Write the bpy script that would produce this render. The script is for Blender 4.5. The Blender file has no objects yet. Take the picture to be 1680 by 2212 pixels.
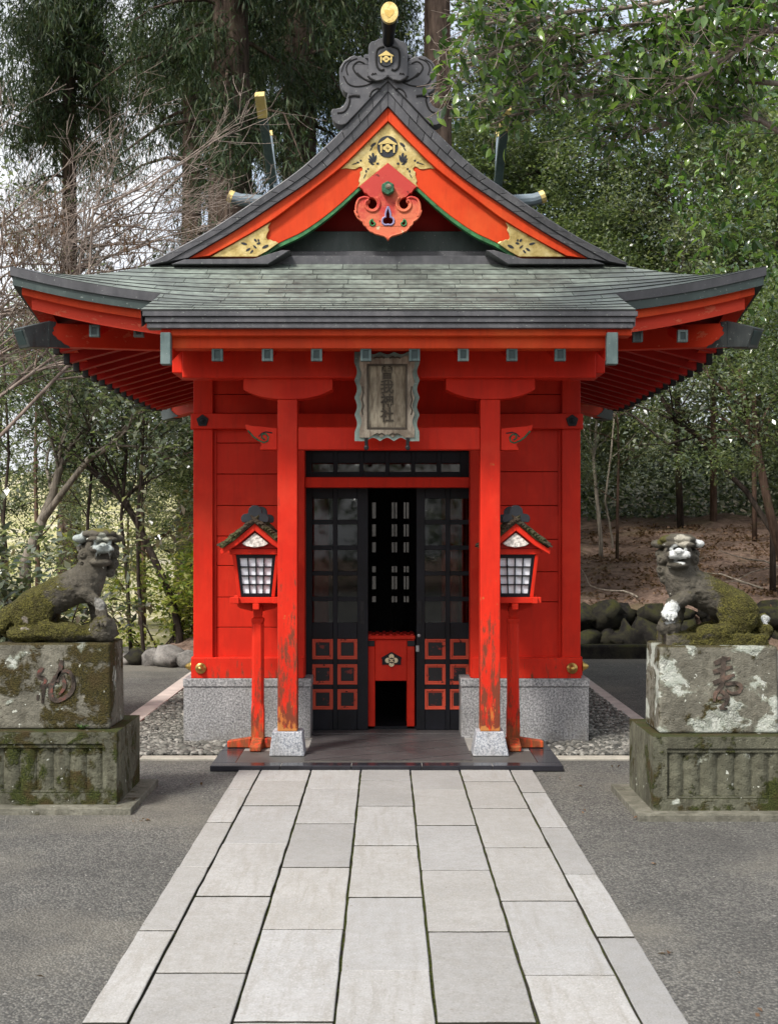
import bpy, math, random
import numpy as np
from mathutils import Vector, Matrix
from mathutils.geometry import tessellate_polygon

R = math.radians
SC = bpy.context.scene
C = SC.collection
rng = np.random.default_rng(11)
random.seed(11)

# ------------------------------------------------------------------ camera, sky, sun, exposure
F, CX, CY, EYE, CAMX = 2900.0, 833.0, 1150.0, 1.5, -0.015   # focal length and vanishing point measured in a 1680x2212 view
cam = bpy.data.cameras.new('camera'); camo = bpy.data.objects.new('camera', cam); C.objects.link(camo)
camo.location = (CAMX, 0, EYE); camo.rotation_euler = (R(90), 0, 0)
cam.sensor_fit = 'VERTICAL'; cam.sensor_height = 36.0; cam.lens = 36.0 * F / 2212.0
cam.shift_x = 7.0 / 2212.0; cam.shift_y = 44.0 / 2212.0
cam.clip_start = 0.05; cam.clip_end = 600
cam.dof.use_dof = True; cam.dof.focus_distance = 8.6; cam.dof.aperture_fstop = 7.0
SC.camera = camo
SUN = Vector((-0.45, -0.56, 0.88)).normalized()
wd = bpy.data.worlds.new('World'); SC.world = wd; wd.use_nodes = True
sky = wd.node_tree.nodes.new('ShaderNodeTexSky'); sky.sky_type = 'NISHITA'; sky.sun_disc = False
sky.sun_elevation = math.asin(SUN.z); sky.sun_rotation = math.atan2(SUN.x, SUN.y)
sky.air_density = 1.0; sky.dust_density = 6.0; sky.ozone_density = 1.0
bg = wd.node_tree.nodes['Background']; bg.inputs['Strength'].default_value = 0.15
wt = wd.node_tree                        # thin bright cloud over the blue
tcw = wt.nodes.new('ShaderNodeTexCoord'); cn = wt.nodes.new('ShaderNodeTexNoise'); cn.inputs['Scale'].default_value = 2.6; cn.inputs['Detail'].default_value = 6
wt.links.new(tcw.outputs['Generated'], cn.inputs['Vector'])
cr = wt.nodes.new('ShaderNodeMapRange'); cr.inputs[1].default_value = .34; cr.inputs[2].default_value = .56; wt.links.new(cn.outputs['Fac'], cr.inputs[0])
cm = wt.nodes.new('ShaderNodeMix'); cm.data_type = 'RGBA'; wt.links.new(cr.outputs[0], cm.inputs[0]); wt.links.new(sky.outputs[0], cm.inputs[6]); cm.inputs[7].default_value = (4.0, 4.1, 4.3, 1)
wt.links.new(cm.outputs[2], bg.inputs[0])
sl = bpy.data.lights.new('sun', 'SUN'); sl.energy = 2.3; sl.angle = R(10); sl.color = (1, 0.96, 0.91)
so = bpy.data.objects.new('sun', sl); C.objects.link(so); so.location = (-6, -6, 12)
so.rotation_euler = SUN.to_track_quat('Z', 'Y').to_euler()
SC.view_settings.view_transform = 'Standard'; SC.view_settings.look = 'None'
SC.view_settings.exposure = 1.0; SC.view_settings.gamma = 1.0
cy = SC.cycles
cy.max_bounces = 6; cy.diffuse_bounces = 3; cy.glossy_bounces = 3; cy.transmission_bounces = 4; cy.transparent_max_bounces = 6
cy.caustics_reflective = False; cy.caustics_refractive = False
cy.use_denoising = True; cy.sample_clamp_indirect = 4.0

def P(px, py, Y): return Vector((CAMX + (px - CX) / F * Y, Y, EYE - (py - CY) / F * Y))
def ZP(py, Y): return EYE - (py - CY) / F * Y
def XP(px, Y): return CAMX + (px - CX) / F * Y
def YG(py, z=0.0): return F * (EYE - z) / (py - CY)

# ------------------------------------------------------------------ object helpers
OFF = {}
class MB:
    def __init__(s): s.v = []; s.f = []
    def add(s, vs, fs):
        o = len(s.v); s.v += [tuple(v) for v in vs]; s.f += [tuple(i + o for i in f) for f in fs]; return s
    def box(s, x0, x1, y0, y1, z0, z1):
        if x0 > x1: x0, x1 = x1, x0
        return s.add([(x0,y0,z0),(x1,y0,z0),(x1,y1,z0),(x0,y1,z0),(x0,y0,z1),(x1,y0,z1),(x1,y1,z1),(x0,y1,z1)],
                     [(0,3,2,1),(4,5,6,7),(0,1,5,4),(1,2,6,5),(2,3,7,6),(3,0,4,7)])
    def hexa(s, b, t):      # four bottom and four top corners, counter-clockwise seen from above
        return s.add(list(b) + list(t), [(0,3,2,1),(4,5,6,7),(0,1,5,4),(1,2,6,5),(2,3,7,6),(3,0,4,7)])
    def beam(s, a, b, w, h, up=(0,0,1)):
        a = Vector(a); b = Vector(b); d = (b - a).normalized(); r = d.cross(Vector(up)).normalized(); u = r.cross(d)
        q = [(-r*w/2 - u*h/2), (r*w/2 - u*h/2), (r*w/2 + u*h/2), (-r*w/2 + u*h/2)]
        return s.add([a + k for k in q] + [b + k for k in q], [(0,1,2,3),(7,6,5,4),(0,4,5,1),(1,5,6,2),(2,6,7,3),(3,7,4,0)])
    def prism(s, pts, y0, y1, holes=()):
        loops = [list(pts)] + [list(h) for h in holes]
        flat = [p for l in loops for p in l]; n = len(flat)
        tris = tessellate_polygon([[Vector((p[0], p[1], 0)) for p in l] for l in loops])
        vs = [(p[0], y0, p[1]) for p in flat] + [(p[0], y1, p[1]) for p in flat]
        fs = []
        for t in tris:
            a, b, c = (flat[i] for i in t)
            if (b[0]-a[0])*(c[1]-a[1]) - (b[1]-a[1])*(c[0]-a[0]) < 0: t = (t[0], t[2], t[1])
            fs.append((t[0], t[1], t[2])); fs.append((t[2]+n, t[1]+n, t[0]+n))
        o = 0
        for li, l in enumerate(loops):
            m = len(l); area = sum(l[i][0]*l[(i+1) % m][1] - l[(i+1) % m][0]*l[i][1] for i in range(m))
            flip = (area < 0) != (li > 0)
            for i in range(m):
                j = (i+1) % m
                q = (o+i, o+j, o+j+n, o+i+n)
                fs.append(q[::-1] if not flip else q)
            o += m
        return s.add(vs, fs)
    def tube(s, pts, rad, n=8, cap=True):
        pts = [Vector(p) for p in pts]
        if not hasattr(rad, '__len__'): rad = [rad] * len(pts)
        vs = []; fs = []; prev = None
        for i, p in enumerate(pts):
            d = (pts[min(i+1, len(pts)-1)] - pts[max(i-1, 0)]).normalized()
            if prev is None:
                prev = d.cross(Vector((0.3, 0.1, 1)) if abs(d.z) < .9 else Vector((1, 0, 0))).normalized()
            r = (prev - d * prev.dot(d)).normalized(); prev = r; u = d.cross(r)
            for k in range(n):
                a = 2*math.pi*k/n
                vs.append(p + (r*math.cos(a) + u*math.sin(a)) * rad[i])
        for i in range(len(pts)-1):
            for k in range(n):
                fs.append((i*n+k, i*n+(k+1) % n, (i+1)*n+(k+1) % n, (i+1)*n+k))
        if cap:
            fs.append(tuple(range(n))[::-1]); fs.append(tuple((len(pts)-1)*n + k for k in range(n)))
        return s.add(vs, fs)
    def lathe(s, c, axis, prof, n=20):   # profile of (distance along axis, radius)
        c = Vector(c); d = Vector(axis).normalized()
        return s.tube_rings([(c + d*h, d, r) for h, r in prof], n)
    def tube_rings(s, rings, n):
        vs = []; fs = []
        for (p, d, rad) in rings:
            r = d.cross(Vector((0,0,1)) if abs(d.z) < .9 else Vector((1,0,0))).normalized(); u = d.cross(r)
            vs += [p + (r*math.cos(2*math.pi*k/n) + u*math.sin(2*math.pi*k/n))*rad for k in range(n)]
        for i in range(len(rings)-1):
            fs += [(i*n+k, i*n+(k+1) % n, (i+1)*n+(k+1) % n, (i+1)*n+k) for k in range(n)]
        fs.append(tuple(range(n))[::-1]); fs.append(tuple((len(rings)-1)*n+k for k in range(n)))
        return s.add(vs, fs)
    def grid(s, fn, us, vs_):
        n = len(vs_)
        return s.add([fn(u, v) for u in us for v in vs_],
                     [(i*n+j, i*n+j+1, (i+1)*n+j+1, (i+1)*n+j) for i in range(len(us)-1) for j in range(n-1)])
    def build(s, name, mat, parent=None, bevel=0.0, smooth=False, seg=1):
        off = OFF.get(parent.as_pointer(), Vector((0,0,0))) if parent else Vector((0,0,0))
        me = bpy.data.meshes.new(name)
        me.from_pydata([(v[0]-off.x, v[1]-off.y, v[2]-off.z) for v in s.v], [], s.f); me.update()
        if smooth: me.polygons.foreach_set('use_smooth', [True]*len(me.polygons))
        o = bpy.data.objects.new(name, me); C.objects.link(o); me.materials.append(mat)
        if parent: o.parent = parent
        OFF[o.as_pointer()] = off.copy()
        if bevel > 0:
            b = o.modifiers.new('edge', 'BEVEL'); b.width = bevel; b.segments = seg; b.limit_method = 'ANGLE'; b.angle_limit = R(40)
        return o

def np_mesh(name, V, FQ, mat, parent=None, smooth=False):
    off = OFF.get(parent.as_pointer(), Vector((0,0,0))) if parent else Vector((0,0,0))
    V = np.asarray(V, dtype=np.float32) - np.array(off, dtype=np.float32)
    FQ = np.asarray(FQ, dtype=np.int32); k = FQ.shape[1]
    me = bpy.data.meshes.new(name); me.vertices.add(len(V)); me.vertices.foreach_set('co', V.ravel())
    me.loops.add(FQ.size); me.loops.foreach_set('vertex_index', FQ.ravel())
    me.polygons.add(len(FQ)); me.polygons.foreach_set('loop_start', np.arange(0, FQ.size, k, dtype=np.int32))
    me.polygons.foreach_set('loop_total', np.full(len(FQ), k, dtype=np.int32))
    if smooth: me.polygons.foreach_set('use_smooth', np.ones(len(FQ), dtype=bool))
    me.update(calc_edges=True); me.validate()
    o = bpy.data.objects.new(name, me); C.objects.link(o); me.materials.append(mat)
    if parent: o.parent = parent
    OFF[o.as_pointer()] = off.copy()
    return o

def tag(o, label=None, cat=None, group=None, kind=None):
    if label: o['label'] = label
    if cat: o['category'] = cat
    if group: o['group'] = group
    if kind: o['kind'] = kind
    return o
def thing(name, label, cat, loc=(0,0,0), group=None):
    o = bpy.data.objects.new(name, None); C.objects.link(o); o.location = loc
    o.empty_display_size = .1
    OFF[o.as_pointer()] = Vector(loc)
    return tag(o, label, cat, group)
def copy_tree(o, parent=None):
    c = o.copy(); C.objects.link(c)
    if parent: c.parent = parent
    for ch in [k for k in bpy.data.objects if k.parent == o]: copy_tree(ch, c)
    return c

# ------------------------------------------------------------------ materials
class NM:
    def __init__(s, name, rough=.6, spec=.4, metal=0.0):
        s.m = bpy.data.materials.new(name); s.m.use_nodes = True; s.nt = s.m.node_tree
        s.b = s.nt.nodes['Principled BSDF']; s.out = s.nt.nodes['Material Output']
        s.b.inputs['Roughness'].default_value = rough; s.b.inputs['Metallic'].default_value = metal
        s.b.inputs['Specular IOR Level'].default_value = spec
        s.tc = s.nt.nodes.new('ShaderNodeTexCoord'); s.geo = s.nt.nodes.new('ShaderNodeNewGeometry')
        s.oc = s.tc.outputs['Object']; s.pos = s.geo.outputs['Position']
        s.isl = s.geo.outputs['Random Per Island']
    def put(s, sock, v):
        if isinstance(v, bpy.types.NodeSocket): s.nt.links.new(v, sock)
        elif isinstance(v, (tuple, list)) and len(v) == 3 and sock.type == 'RGBA': sock.default_value = (*v, 1)
        else: sock.default_value = v
    def noise(s, scale, detail=4, rough=.55, vec=None, stretch=None, dist=0.0, color=False):
        n = s.nt.nodes.new('ShaderNodeTexNoise'); vec = vec or s.oc
        if stretch:
            mp = s.nt.nodes.new('ShaderNodeMapping'); mp.inputs['Scale'].default_value = stretch
            s.nt.links.new(vec, mp.inputs[0]); vec = mp.outputs[0]
        s.nt.links.new(vec, n.inputs['Vector']); n.inputs['Scale'].default_value = scale
        n.inputs['Detail'].default_value = detail; n.inputs['Roughness'].default_value = rough; n.inputs['Distortion'].default_value = dist
        return n.outputs['Color' if color else 'Fac']
    def voro(s, scale, feature='F1', out='Distance', vec=None, rnd=1.0):
        n = s.nt.nodes.new('ShaderNodeTexVoronoi'); n.feature = feature; n.inputs['Scale'].default_value = scale
        n.inputs['Randomness'].default_value = rnd
        s.nt.links.new(vec or s.oc, n.inputs['Vector']); return n.outputs[out]
    def ramp(s, fac, stops, interp='LINEAR'):
        n = s.nt.nodes.new('ShaderNodeValToRGB'); s.put(n.inputs[0], fac); cr = n.color_ramp; cr.interpolation = interp
        while len(cr.elements) < len(stops): cr.elements.new(.5)
        for e, (p, c) in zip(cr.elements, stops):
            e.position = p; e.color = (c, c, c, 1) if isinstance(c, (int, float)) else (*c, 1)
        return n.outputs[0]
    def mix(s, fac, a, b, mode='MIX'):
        n = s.nt.nodes.new('ShaderNodeMix'); n.data_type = 'RGBA'; n.blend_type = mode
        s.put(n.inputs[0], fac); s.put(n.inputs[6], a); s.put(n.inputs[7], b); return n.outputs[2]
    def math(s, op, a, b=0.0, clamp=False):
        n = s.nt.nodes.new('ShaderNodeMath'); n.operation = op; n.use_clamp = clamp
        s.put(n.inputs[0], a); s.put(n.inputs[1], b); return n.outputs[0]
    def xyz(s, vec, k):
        n = s.nt.nodes.new('ShaderNodeSeparateXYZ'); s.nt.links.new(vec, n.inputs[0]); return n.outputs[k]
    def rng(s, v, a, b, c=0.0, d=1.0):
        n = s.nt.nodes.new('ShaderNodeMapRange'); s.put(n.inputs[0], v)
        for i, q in enumerate((a, b, c, d)): n.inputs[i+1].default_value = q
        return n.outputs[0]
    def dist(s, p, r0, r1):           # 1 inside r0, 0 beyond r1 round the local point p
        n = s.nt.nodes.new('ShaderNodeVectorMath'); n.operation = 'DISTANCE'
        s.nt.links.new(s.oc, n.inputs[0]); n.inputs[1].default_value = p
        return s.rng(n.outputs['Value'], r0, r1, 1.0, 0.0)
    def bump(s, h, strength=.3, d=.01):
        n = s.nt.nodes.new('ShaderNodeBump'); n.inputs['Strength'].default_value = strength; n.inputs['Distance'].default_value = d
        s.put(n.inputs['Height'], h); s.nt.links.new(n.outputs[0], s.b.inputs['Normal']); return s
    def col(s, c): s.put(s.b.inputs['Base Color'], c); return s
    def rough(s, v): s.put(s.b.inputs['Roughness'], v); return s

def simple(name, c, rough=.6, spec=.4, metal=0.0, var=.25, scale=6.0, bump=.0, fine=60.0):
    m = NM(name, rough, spec, metal)
    n = m.noise(scale, 5); f = m.noise(fine, 3)
    k = m.math('ADD', m.rng(n, .3, .7, 1-var, 1+var), m.rng(f, .3, .7, -var*.4, var*.4))
    m.col(m.mix(1.0, c, k, 'MULTIPLY'))
    if bump: m.bump(m.math('ADD', n, m.math('MULTIPLY', f, .4)), bump, .004)
    return m.m

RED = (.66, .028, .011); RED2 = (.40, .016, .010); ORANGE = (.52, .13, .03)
def red_paint(name, wear=0.0, ztop=1.0, base=RED, rough=.48, ora=1.0):
    m = NM(name, rough, .14)
    big = m.noise(1.3, 3, vec=m.pos); mid = m.noise(9, 5, vec=m.pos); grain = m.noise(40, 4, vec=m.pos, stretch=(1, 1, .12))
    c = m.mix(m.rng(big, .3, .72), base, (base[0]*.80, base[1]*.75, base[2]*.9))
    c = m.mix(m.rng(mid, .5, .75, 0, .35), c, (base[0]*1.15, base[1]*1.5, base[2]*1.5))
    c = m.mix(m.rng(grain, .52, .78, 0, .30), c, (.22, .018, .010))
    gm_ = m.noise(3.2, 7, .65, vec=m.pos, stretch=(1.4, 1.4, .35)); c = m.mix(m.rng(gm_, .46, .68, 0, .62), c, (base[0]*.62, base[1]*.7, base[2]*.9))
    fd = m.noise(2.1, 5, .6, vec=m.pos); c = m.mix(m.rng(fd, .52, .72, 0, .5), c, (base[0]*1.06, base[1]*2.1, base[2]*2.4))
    ch = m.noise(48, 4, .6, vec=m.pos); c = m.mix(m.rng(ch, .725, .745, 0, .6), c, (.34, .10, .06))
    if wear:
        z = m.xyz(m.pos, 2); low = m.rng(z, .1, ztop, 1.0, 0.0)
        w = m.noise(17, 9, .74, vec=m.pos, stretch=(1.6, 1.6, .34)); w2 = m.noise(15, 7, .68, vec=m.pos, stretch=(1.8, 1.8, .5))
        k = m.math('ADD', w, m.math('MULTIPLY', low, .26 * wear))
        dark = m.rng(k, .615, .70); c = m.mix(m.math('MULTIPLY', dark, .9), c, (.13, .045, .025))
        k2 = m.math('ADD', w2, m.math('MULTIPLY', m.rng(z, .15, .55, 1.0, 0.0), .30 * wear))
        c = m.mix(m.math('MULTIPLY', m.rng(k2, .74, .79), ora), c, (.46, .14, .035))
        c = m.mix(m.math('MULTIPLY', m.rng(m.math('ADD', m.noise(14, 5, vec=m.pos), m.rng(z, .17, .31, .34, 0)), .70, .76), min(1, wear)*ora), c, (.42, .17, .05))
        m.rough(m.mix(dark, (rough,)*3, (.85,)*3))
    m.col(c); m.bump(m.math('ADD', mid, m.math('MULTIPLY', grain, .7)), .22, .004)
    return m.m

def stone_moss(name, moss=.5, lichen=.5, base=(.11, .10, .08), seed=0.0, mossc=(.052, .054, .014), topmoss=1.0, streak=.5):
    m = NM(name, .9, .2)
    mp = m.nt.nodes.new('ShaderNodeMapping'); mp.inputs['Location'].default_value = (seed, seed*.7, seed*1.3)
    m.nt.links.new(m.oc, mp.inputs[0]); v = mp.outputs[0]
    a = m.noise(5, 6, .6, vec=v); b = m.noise(26, 6, .65, vec=v); cc = m.noise(120, 3, .6, vec=v)
    c = m.mix(m.rng(a, .3, .7), (base[0]*.62, base[1]*.62, base[2]*.6), (base[0]*1.4, base[1]*1.4, base[2]*1.35))
    c = m.mix(m.rng(b, .42, .66, 0, .6), c, (base[0]*.45, base[1]*.44, base[2]*.4))
    st = m.noise(16, 5, .6, vec=v, stretch=(1, 1, .13))
    c = m.mix(m.rng(st, .5, .7, 0, streak), c, (.045, .042, .03))
    # moss: on upward faces and in ragged fields of its own
    up = m.rng(m.xyz(m.geo.outputs['Normal'], 2), .15, .75)
    mo = m.noise(4.2, 7, .66, vec=v, dist=.4)
    mk = m.math('ADD', m.rng(m.math('ADD', mo, m.math('MULTIPLY', b, .22)), .80 - .34*moss, .86 - .34*moss), m.math('MULTIPLY', up, topmoss*.9), True)
    mc = m.mix(m.rng(cc, .35, .7), (mossc[0]*.45, mossc[1]*.48, mossc[2]*.6), (mossc[0]*1.7, mossc[1]*1.6, mossc[2]*1.4))
    mc = m.mix(m.rng(m.noise(9, 4, vec=v), .45, .65), mc, (.062, .046, .018))
    c = m.mix(mk, c, mc)
    # pale lichen in hard-edged patches
    l1 = m.noise(5.2, 5, .58, vec=v, dist=.25, stretch=(1.0, 1.0, 1.35)); l2 = m.noise(19, 4, .6, vec=v)
    lk = m.rng(m.math('ADD', l1, m.math('MULTIPLY', l2, .16)), .775 - .16*lichen, .79 - .16*lichen)
    lc = m.mix(m.rng(b, .4, .65), (.46, .48, .43), (.30, .33, .28)); lc = m.mix(m.rng(cc, .58, .72, 0, .6), lc, (.16, .15, .12))
    halo = m.math('MULTIPLY', m.rng(m.math('ADD', l1, m.math('MULTIPLY', l2, .16)), .735 - .16*lichen, .775 - .16*lichen), m.rng(b, .40, .52)); c = m.mix(m.math('MULTIPLY', halo, .8), c, (.25, .265, .21))
    c = m.mix(m.math('MULTIPLY', lk, m.math('SUBTRACT', 1.0, m.math('MULTIPLY', mk, .35))), c, lc)
    sp = m.noise(30, 3, .5, vec=v); c = m.mix(m.rng(sp, .71, .735), c, (.52, .54, .47))
    m.col(c)
    m.bump(m.math('ADD', m.math('ADD', b, m.math('MULTIPLY', cc, .6)), m.math('MULTIPLY', mk, m.math('MULTIPLY', cc, 1.4))), .9, .012)
    return m

def leaf_mat(name, cols, rough=.35, spec=.5, trans=.25):
    m = NM(name, rough, spec)
    c = m.ramp(m.isl, [(i/(len(cols)-1), k) for i, k in enumerate(cols)])
    m.col(c)
    if trans:
        t = m.nt.nodes.new('ShaderNodeBsdfTranslucent'); m.nt.links.new(m.mix(1.0, c, (1.6, 1.7, .8), 'MULTIPLY'), t.inputs[0])
        x = m.nt.nodes.new('ShaderNodeMixShader'); x.inputs[0].default_value = trans
        m.nt.links.new(m.b.outputs[0], x.inputs[1]); m.nt.links.new(t.outputs[0], x.inputs[2]); m.nt.links.new(x.outputs[0], m.out.inputs[0])
    return m.m

def granite(name, a, b, c, scale=170, rough=.6):
    m = NM(name, rough, .4)
    n = m.noise(scale, 2, .6, vec=m.pos); n2 = m.noise(scale*2.1, 2, .6, vec=m.pos); big = m.noise(3, 4, vec=m.pos)
    col = m.ramp(m.math('ADD', m.math('MULTIPLY', n, .65), m.math('MULTIPLY', n2, .35)), [(.34, a), (.49, b), (.66, c)])
    col = m.mix(1.0, col, m.rng(big, .3, .7, .76, 1.12), 'MULTIPLY')
    dr = m.noise(4, 6, .6, vec=m.pos, stretch=(2.5, 2.5, .3)); col = m.mix(m.rng(dr, .54, .70, 0, .5), col, (.15, .14, .12))
    z = m.xyz(m.pos, 2); low = m.math('MULTIPLY', m.rng(z, .0, .16, 1, 0), m.rng(m.noise(7, 5, vec=m.pos), .4, .62))
    m.col(m.mix(m.math('MULTIPLY', low, .5), col, (.12, .105, .08)))
    return m.m

M = {}
M['red'] = red_paint('red lacquer'); M['red_worn'] = red_paint('weathered red lacquer', 1.0, 1.35)
M['soffit'] = red_paint('eave shade red board', 0, 1, (.20, .008, .006))  # hall red darkened so the boards carry the deep shade under the eaves
M['red_foot'] = red_paint('chipped red lacquer', .75, .8, ora=.25)
M['red_little'] = red_paint('scuffed red lacquer', .55, .8)
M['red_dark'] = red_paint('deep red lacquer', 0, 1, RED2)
M['red_bright'] = red_paint('orange red lacquer', 0, 1, (.66, .062, .014), .5)
def peel():
    m = NM('peeling orange red paint', .6, .3)
    n = m.noise(6, 8, .7, vec=m.pos, stretch=(1, 1, 2.2)); k = m.rng(n, .60, .615)
    c = m.mix(m.rng(m.noise(2, 4, vec=m.pos), .3, .7), (.60, .045, .014), (.52, .034, .014))
    m.col(m.mix(k, c, (.62, .12, .06))); m.bump(m.math('SUBTRACT', m.noise(20, 4, vec=m.pos), k), .4, .006); return m.m
M['red_peel'] = peel()
def coppery(name, a, b, c, rough=.42, spec=.5):
    m = NM(name, rough, spec)
    n = m.noise(2.2, 6, .62, vec=m.pos); f = m.noise(18, 5, .6, vec=m.pos, stretch=(1, 1.0, .4)); s = m.noise(55, 3, .6, vec=m.pos)
    col = m.ramp(m.math('ADD', m.math('MULTIPLY', n, .6), m.math('MULTIPLY', f, .4)), [(.36, a), (.5, b), (.64, c)])
    col = m.mix(1.0, col, m.rng(m.isl, 0, 1, .80, 1.22), 'MULTIPLY')
    col = m.mix(m.rng(s, .66, .70, 0, .5), col, (.34, .38, .34))
    m.col(col); m.bump(m.math('ADD', n, m.math('MULTIPLY', f, .5)), .25, .006); m.rough(m.rng(f, .3, .7, rough-.1, rough+.18))
    return m.m
M['shingle'] = coppery('weathered copper shingle', (.062, .070, .063), (.122, .144, .124), (.205, .245, .21), .46)
M['shingle_edge'] = simple('shadow dark shingle edge', (.014, .016, .016), .7)  # near-black lip colour stands in for the shadow below a course
M['slate'] = coppery('dark copper sheet', (.035, .036, .040), (.055, .056, .062), (.085, .085, .092), .42)
M['slate_green'] = coppery('dark green copper sheet', (.018, .032, .030), (.030, .050, .046), (.055, .078, .072), .42)
M['verdigris'] = coppery('verdigris copper', (.045, .070, .070), (.082, .118, .116), (.14, .185, .178), .55, .3)
M['verdigris_dark'] = simple('dark verdigris', (.028, .050, .050), .5)
M['slate_dark'] = coppery('black green copper shoe', (.016, .021, .021), (.028, .036, .036), (.05, .06, .058), .42)
M['gap'] = simple('dark underlay', (.012, .012, .012), .9)
M['black'] = simple('black lacquer', (.006, .0065, .010), .48, .25, var=.5, bump=.05)
def gold():
    m = NM('gilt metal', .38, .5, .72)
    n = m.noise(14, 6, .65, vec=m.pos); k = m.noise(60, 4, vec=m.pos)
    m.col(m.ramp(n, [(.3, (.30, .20, .06)), (.48, (.55, .42, .16)), (.66, (.70, .58, .28))]))
    m.bump(m.math('ADD', n, m.math('MULTIPLY', k, .5)), .35, .006); return m.m
M['gold'] = gold()
M['gilt'] = simple('pale gilt', (.58, .45, .17), .5, .4, .3, var=.2)
M['brass'] = simple('aged brass', (.50, .34, .10), .32, .5, .9, var=.3)
M['granite'] = granite('grey granite', (.07, .075, .085), (.25, .25, .25), (.47, .47, .47), 75)
M['granite_pale'] = granite('blue grey granite', (.10, .115, .15), (.33, .35, .38), (.60, .61, .62), 85)
M['polished'] = simple('polished dark granite', (.020, .020, .025), .16, .32, var=.3, fine=150)
def tile():
    m = NM('dark stone tile', .45, .4)
    n = m.noise(3, 6, vec=m.pos); f = m.noise(120, 3, vec=m.pos)
    c = m.mix(m.rng(n, .3, .7), (.034, .030, .031), (.056, .051, .050)); c = m.mix(m.rng(f, .4, .7, 0, .4), c, (.11, .105, .105))
    m.col(m.mix(1.0, c, m.rng(m.isl, 0, 1, .85, 1.15), 'MULTIPLY')); m.rough(m.rng(n, .3, .7, .32, .55)); return m.m
M['tile'] = tile(); M['grey_tile'] = simple('grey cement margin', (.068, .066, .060), .55, .4, var=.2)
M['grout'] = simple('pale grout', (.24, .23, .21), .8)
M['cream'] = simple('ivory paint', (.72, .62, .40), .5)
M['green'] = simple('green paint', (.035, .16, .055), .5, var=.5, scale=20)
M['green_dark'] = simple('dark green paint', (.02, .10, .05), .5, var=.6, scale=50)
M['lilac'] = simple('faded lilac paint', (.22, .20, .34), .5)
M['navy'] = simple('dark slate paint', (.018, .021, .026), .45)
M['iron'] = simple('black iron', (.02, .02, .022), .5, .4, .5)
M['steel'] = simple('dull steel', (.35, .36, .37), .35, .5, .8)
def gegyo():
    m = NM('old layered red paint', .6, .3)
    n = m.noise(7, 7, .68, vec=m.pos); z = m.xyz(m.pos, 2)
    k = m.rng(m.math('ADD', n, m.rng(z, 3.95, 3.62, -.2, .2)), .42, .58)
    c = m.mix(k, (.46, .045, .035), (.60, .15, .075)); c = m.mix(m.rng(m.noise(26, 5, .6, vec=m.pos), .66, .68), c, (.13, .02, .012))
    c = m.mix(m.rng(m.noise(17, 4, vec=m.pos), .70, .72), c, (.55, .42, .26))
    m.col(c); m.bump(n, .4, .006); return m.m
M['gegyo'] = gegyo()
def plaque(name, a, b, sx):
    m = NM(name, .75, .25)
    w = m.noise(5, 6, .6, vec=m.pos, stretch=(6, 6, .5), dist=.7); n = m.noise(3.5, 5, vec=m.pos); f = m.noise(30, 4, vec=m.pos, stretch=(5, 5, .4))
    c = m.mix(m.rng(w, .36, .64), a, b); c = m.mix(m.rng(n, .42, .68, 0, .7), c, (a[0]*.6, a[1]*.55, a[2]*.5)); c = m.mix(m.rng(f, .55, .7, 0, .4), c, (.05, .04, .03))
    m.col(c); m.bump(w, .5, .005); return m.m
M['plaque'] = plaque('weathered grey wood', (.15, .12, .085), (.42, .37, .275), 1)
M['plaque_frame'] = plaque('weathered frame wood', (.16, .125, .095), (.44, .39, .31), 1)
M['plaque_edge'] = coppery('faded green edge', (.065, .08, .072), (.19, .25, .22), (.36, .43, .39), .7)
M['carving'] = simple('dark carved wood', (.055, .045, .033), .8, var=.4)
M['paper'] = simple('white lantern paper', (.90, .91, .97), .6, var=.06)
M['whitewash'] = simple('white carving', (.58, .55, .50), .7, var=.5, scale=60, bump=.6)
def bark_roof():
    m = NM('mossy cedar bark', .95, .1)
    n = m.noise(30, 6, .7, vec=m.oc, stretch=(1, .3, 1)); g = m.noise(7, 4)
    c = m.ramp(n, [(.3, (.012, .009, .007)), (.5, (.055, .042, .03)), (.72, (.13, .11, .08))])
    m.col(m.mix(m.rng(g, .48, .62, 0, .6), c, (.075, .085, .03))); m.bump(n, 1.0, .02); return m.m
M['bark_roof'] = bark_roof()
def glass():
    m = NM('window glass', .03); nt = m.nt
    t = nt.nodes.new('ShaderNodeBsdfTransparent'); t.inputs[0].default_value = (.62, .66, .66, 1)
    g = nt.nodes.new('ShaderNodeBsdfGlossy'); g.inputs['Roughness'].default_value = .03; g.inputs[0].default_value = (.9, .9, .9, 1)
    fr = nt.nodes.new('ShaderNodeFresnel'); fr.inputs[0].default_value = 1.55
    x = nt.nodes.new('ShaderNodeMixShader'); nt.links.new(m.math('MULTIPLY', fr.outputs[0], 1.1, True), x.inputs[0])
    nt.links.new(t.outputs[0], x.inputs[1]); nt.links.new(g.outputs[0], x.inputs[2]); nt.links.new(x.outputs[0], m.out.inputs[0]); return m.m
M['glass'] = glass()
def worn_black():
    m = NM('rubbed black panel', .5, .35)
    n = m.noise(13, 6, .68, vec=m.pos); n2 = m.noise(45, 4, vec=m.pos)
    k = m.rng(m.math('ADD', n, m.math('MULTIPLY', n2, .15)), .66, .70)
    m.col(m.mix(m.math('MULTIPLY', k, .8), (.012, .012, .014), (.24, .03, .02))); m.bump(n2, .2, .003); return m.m
M['black_worn'] = worn_black()
def worn_red_trim():
    m = NM('rubbed red trim', .55, .3)
    n = m.noise(22, 6, .68, vec=m.pos); k = m.rng(n, .60, .64)
    m.col(m.mix(k, (.56, .080, .042), (.05, .012, .010))); return m.m
M['red_trim'] = worn_red_trim()

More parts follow.
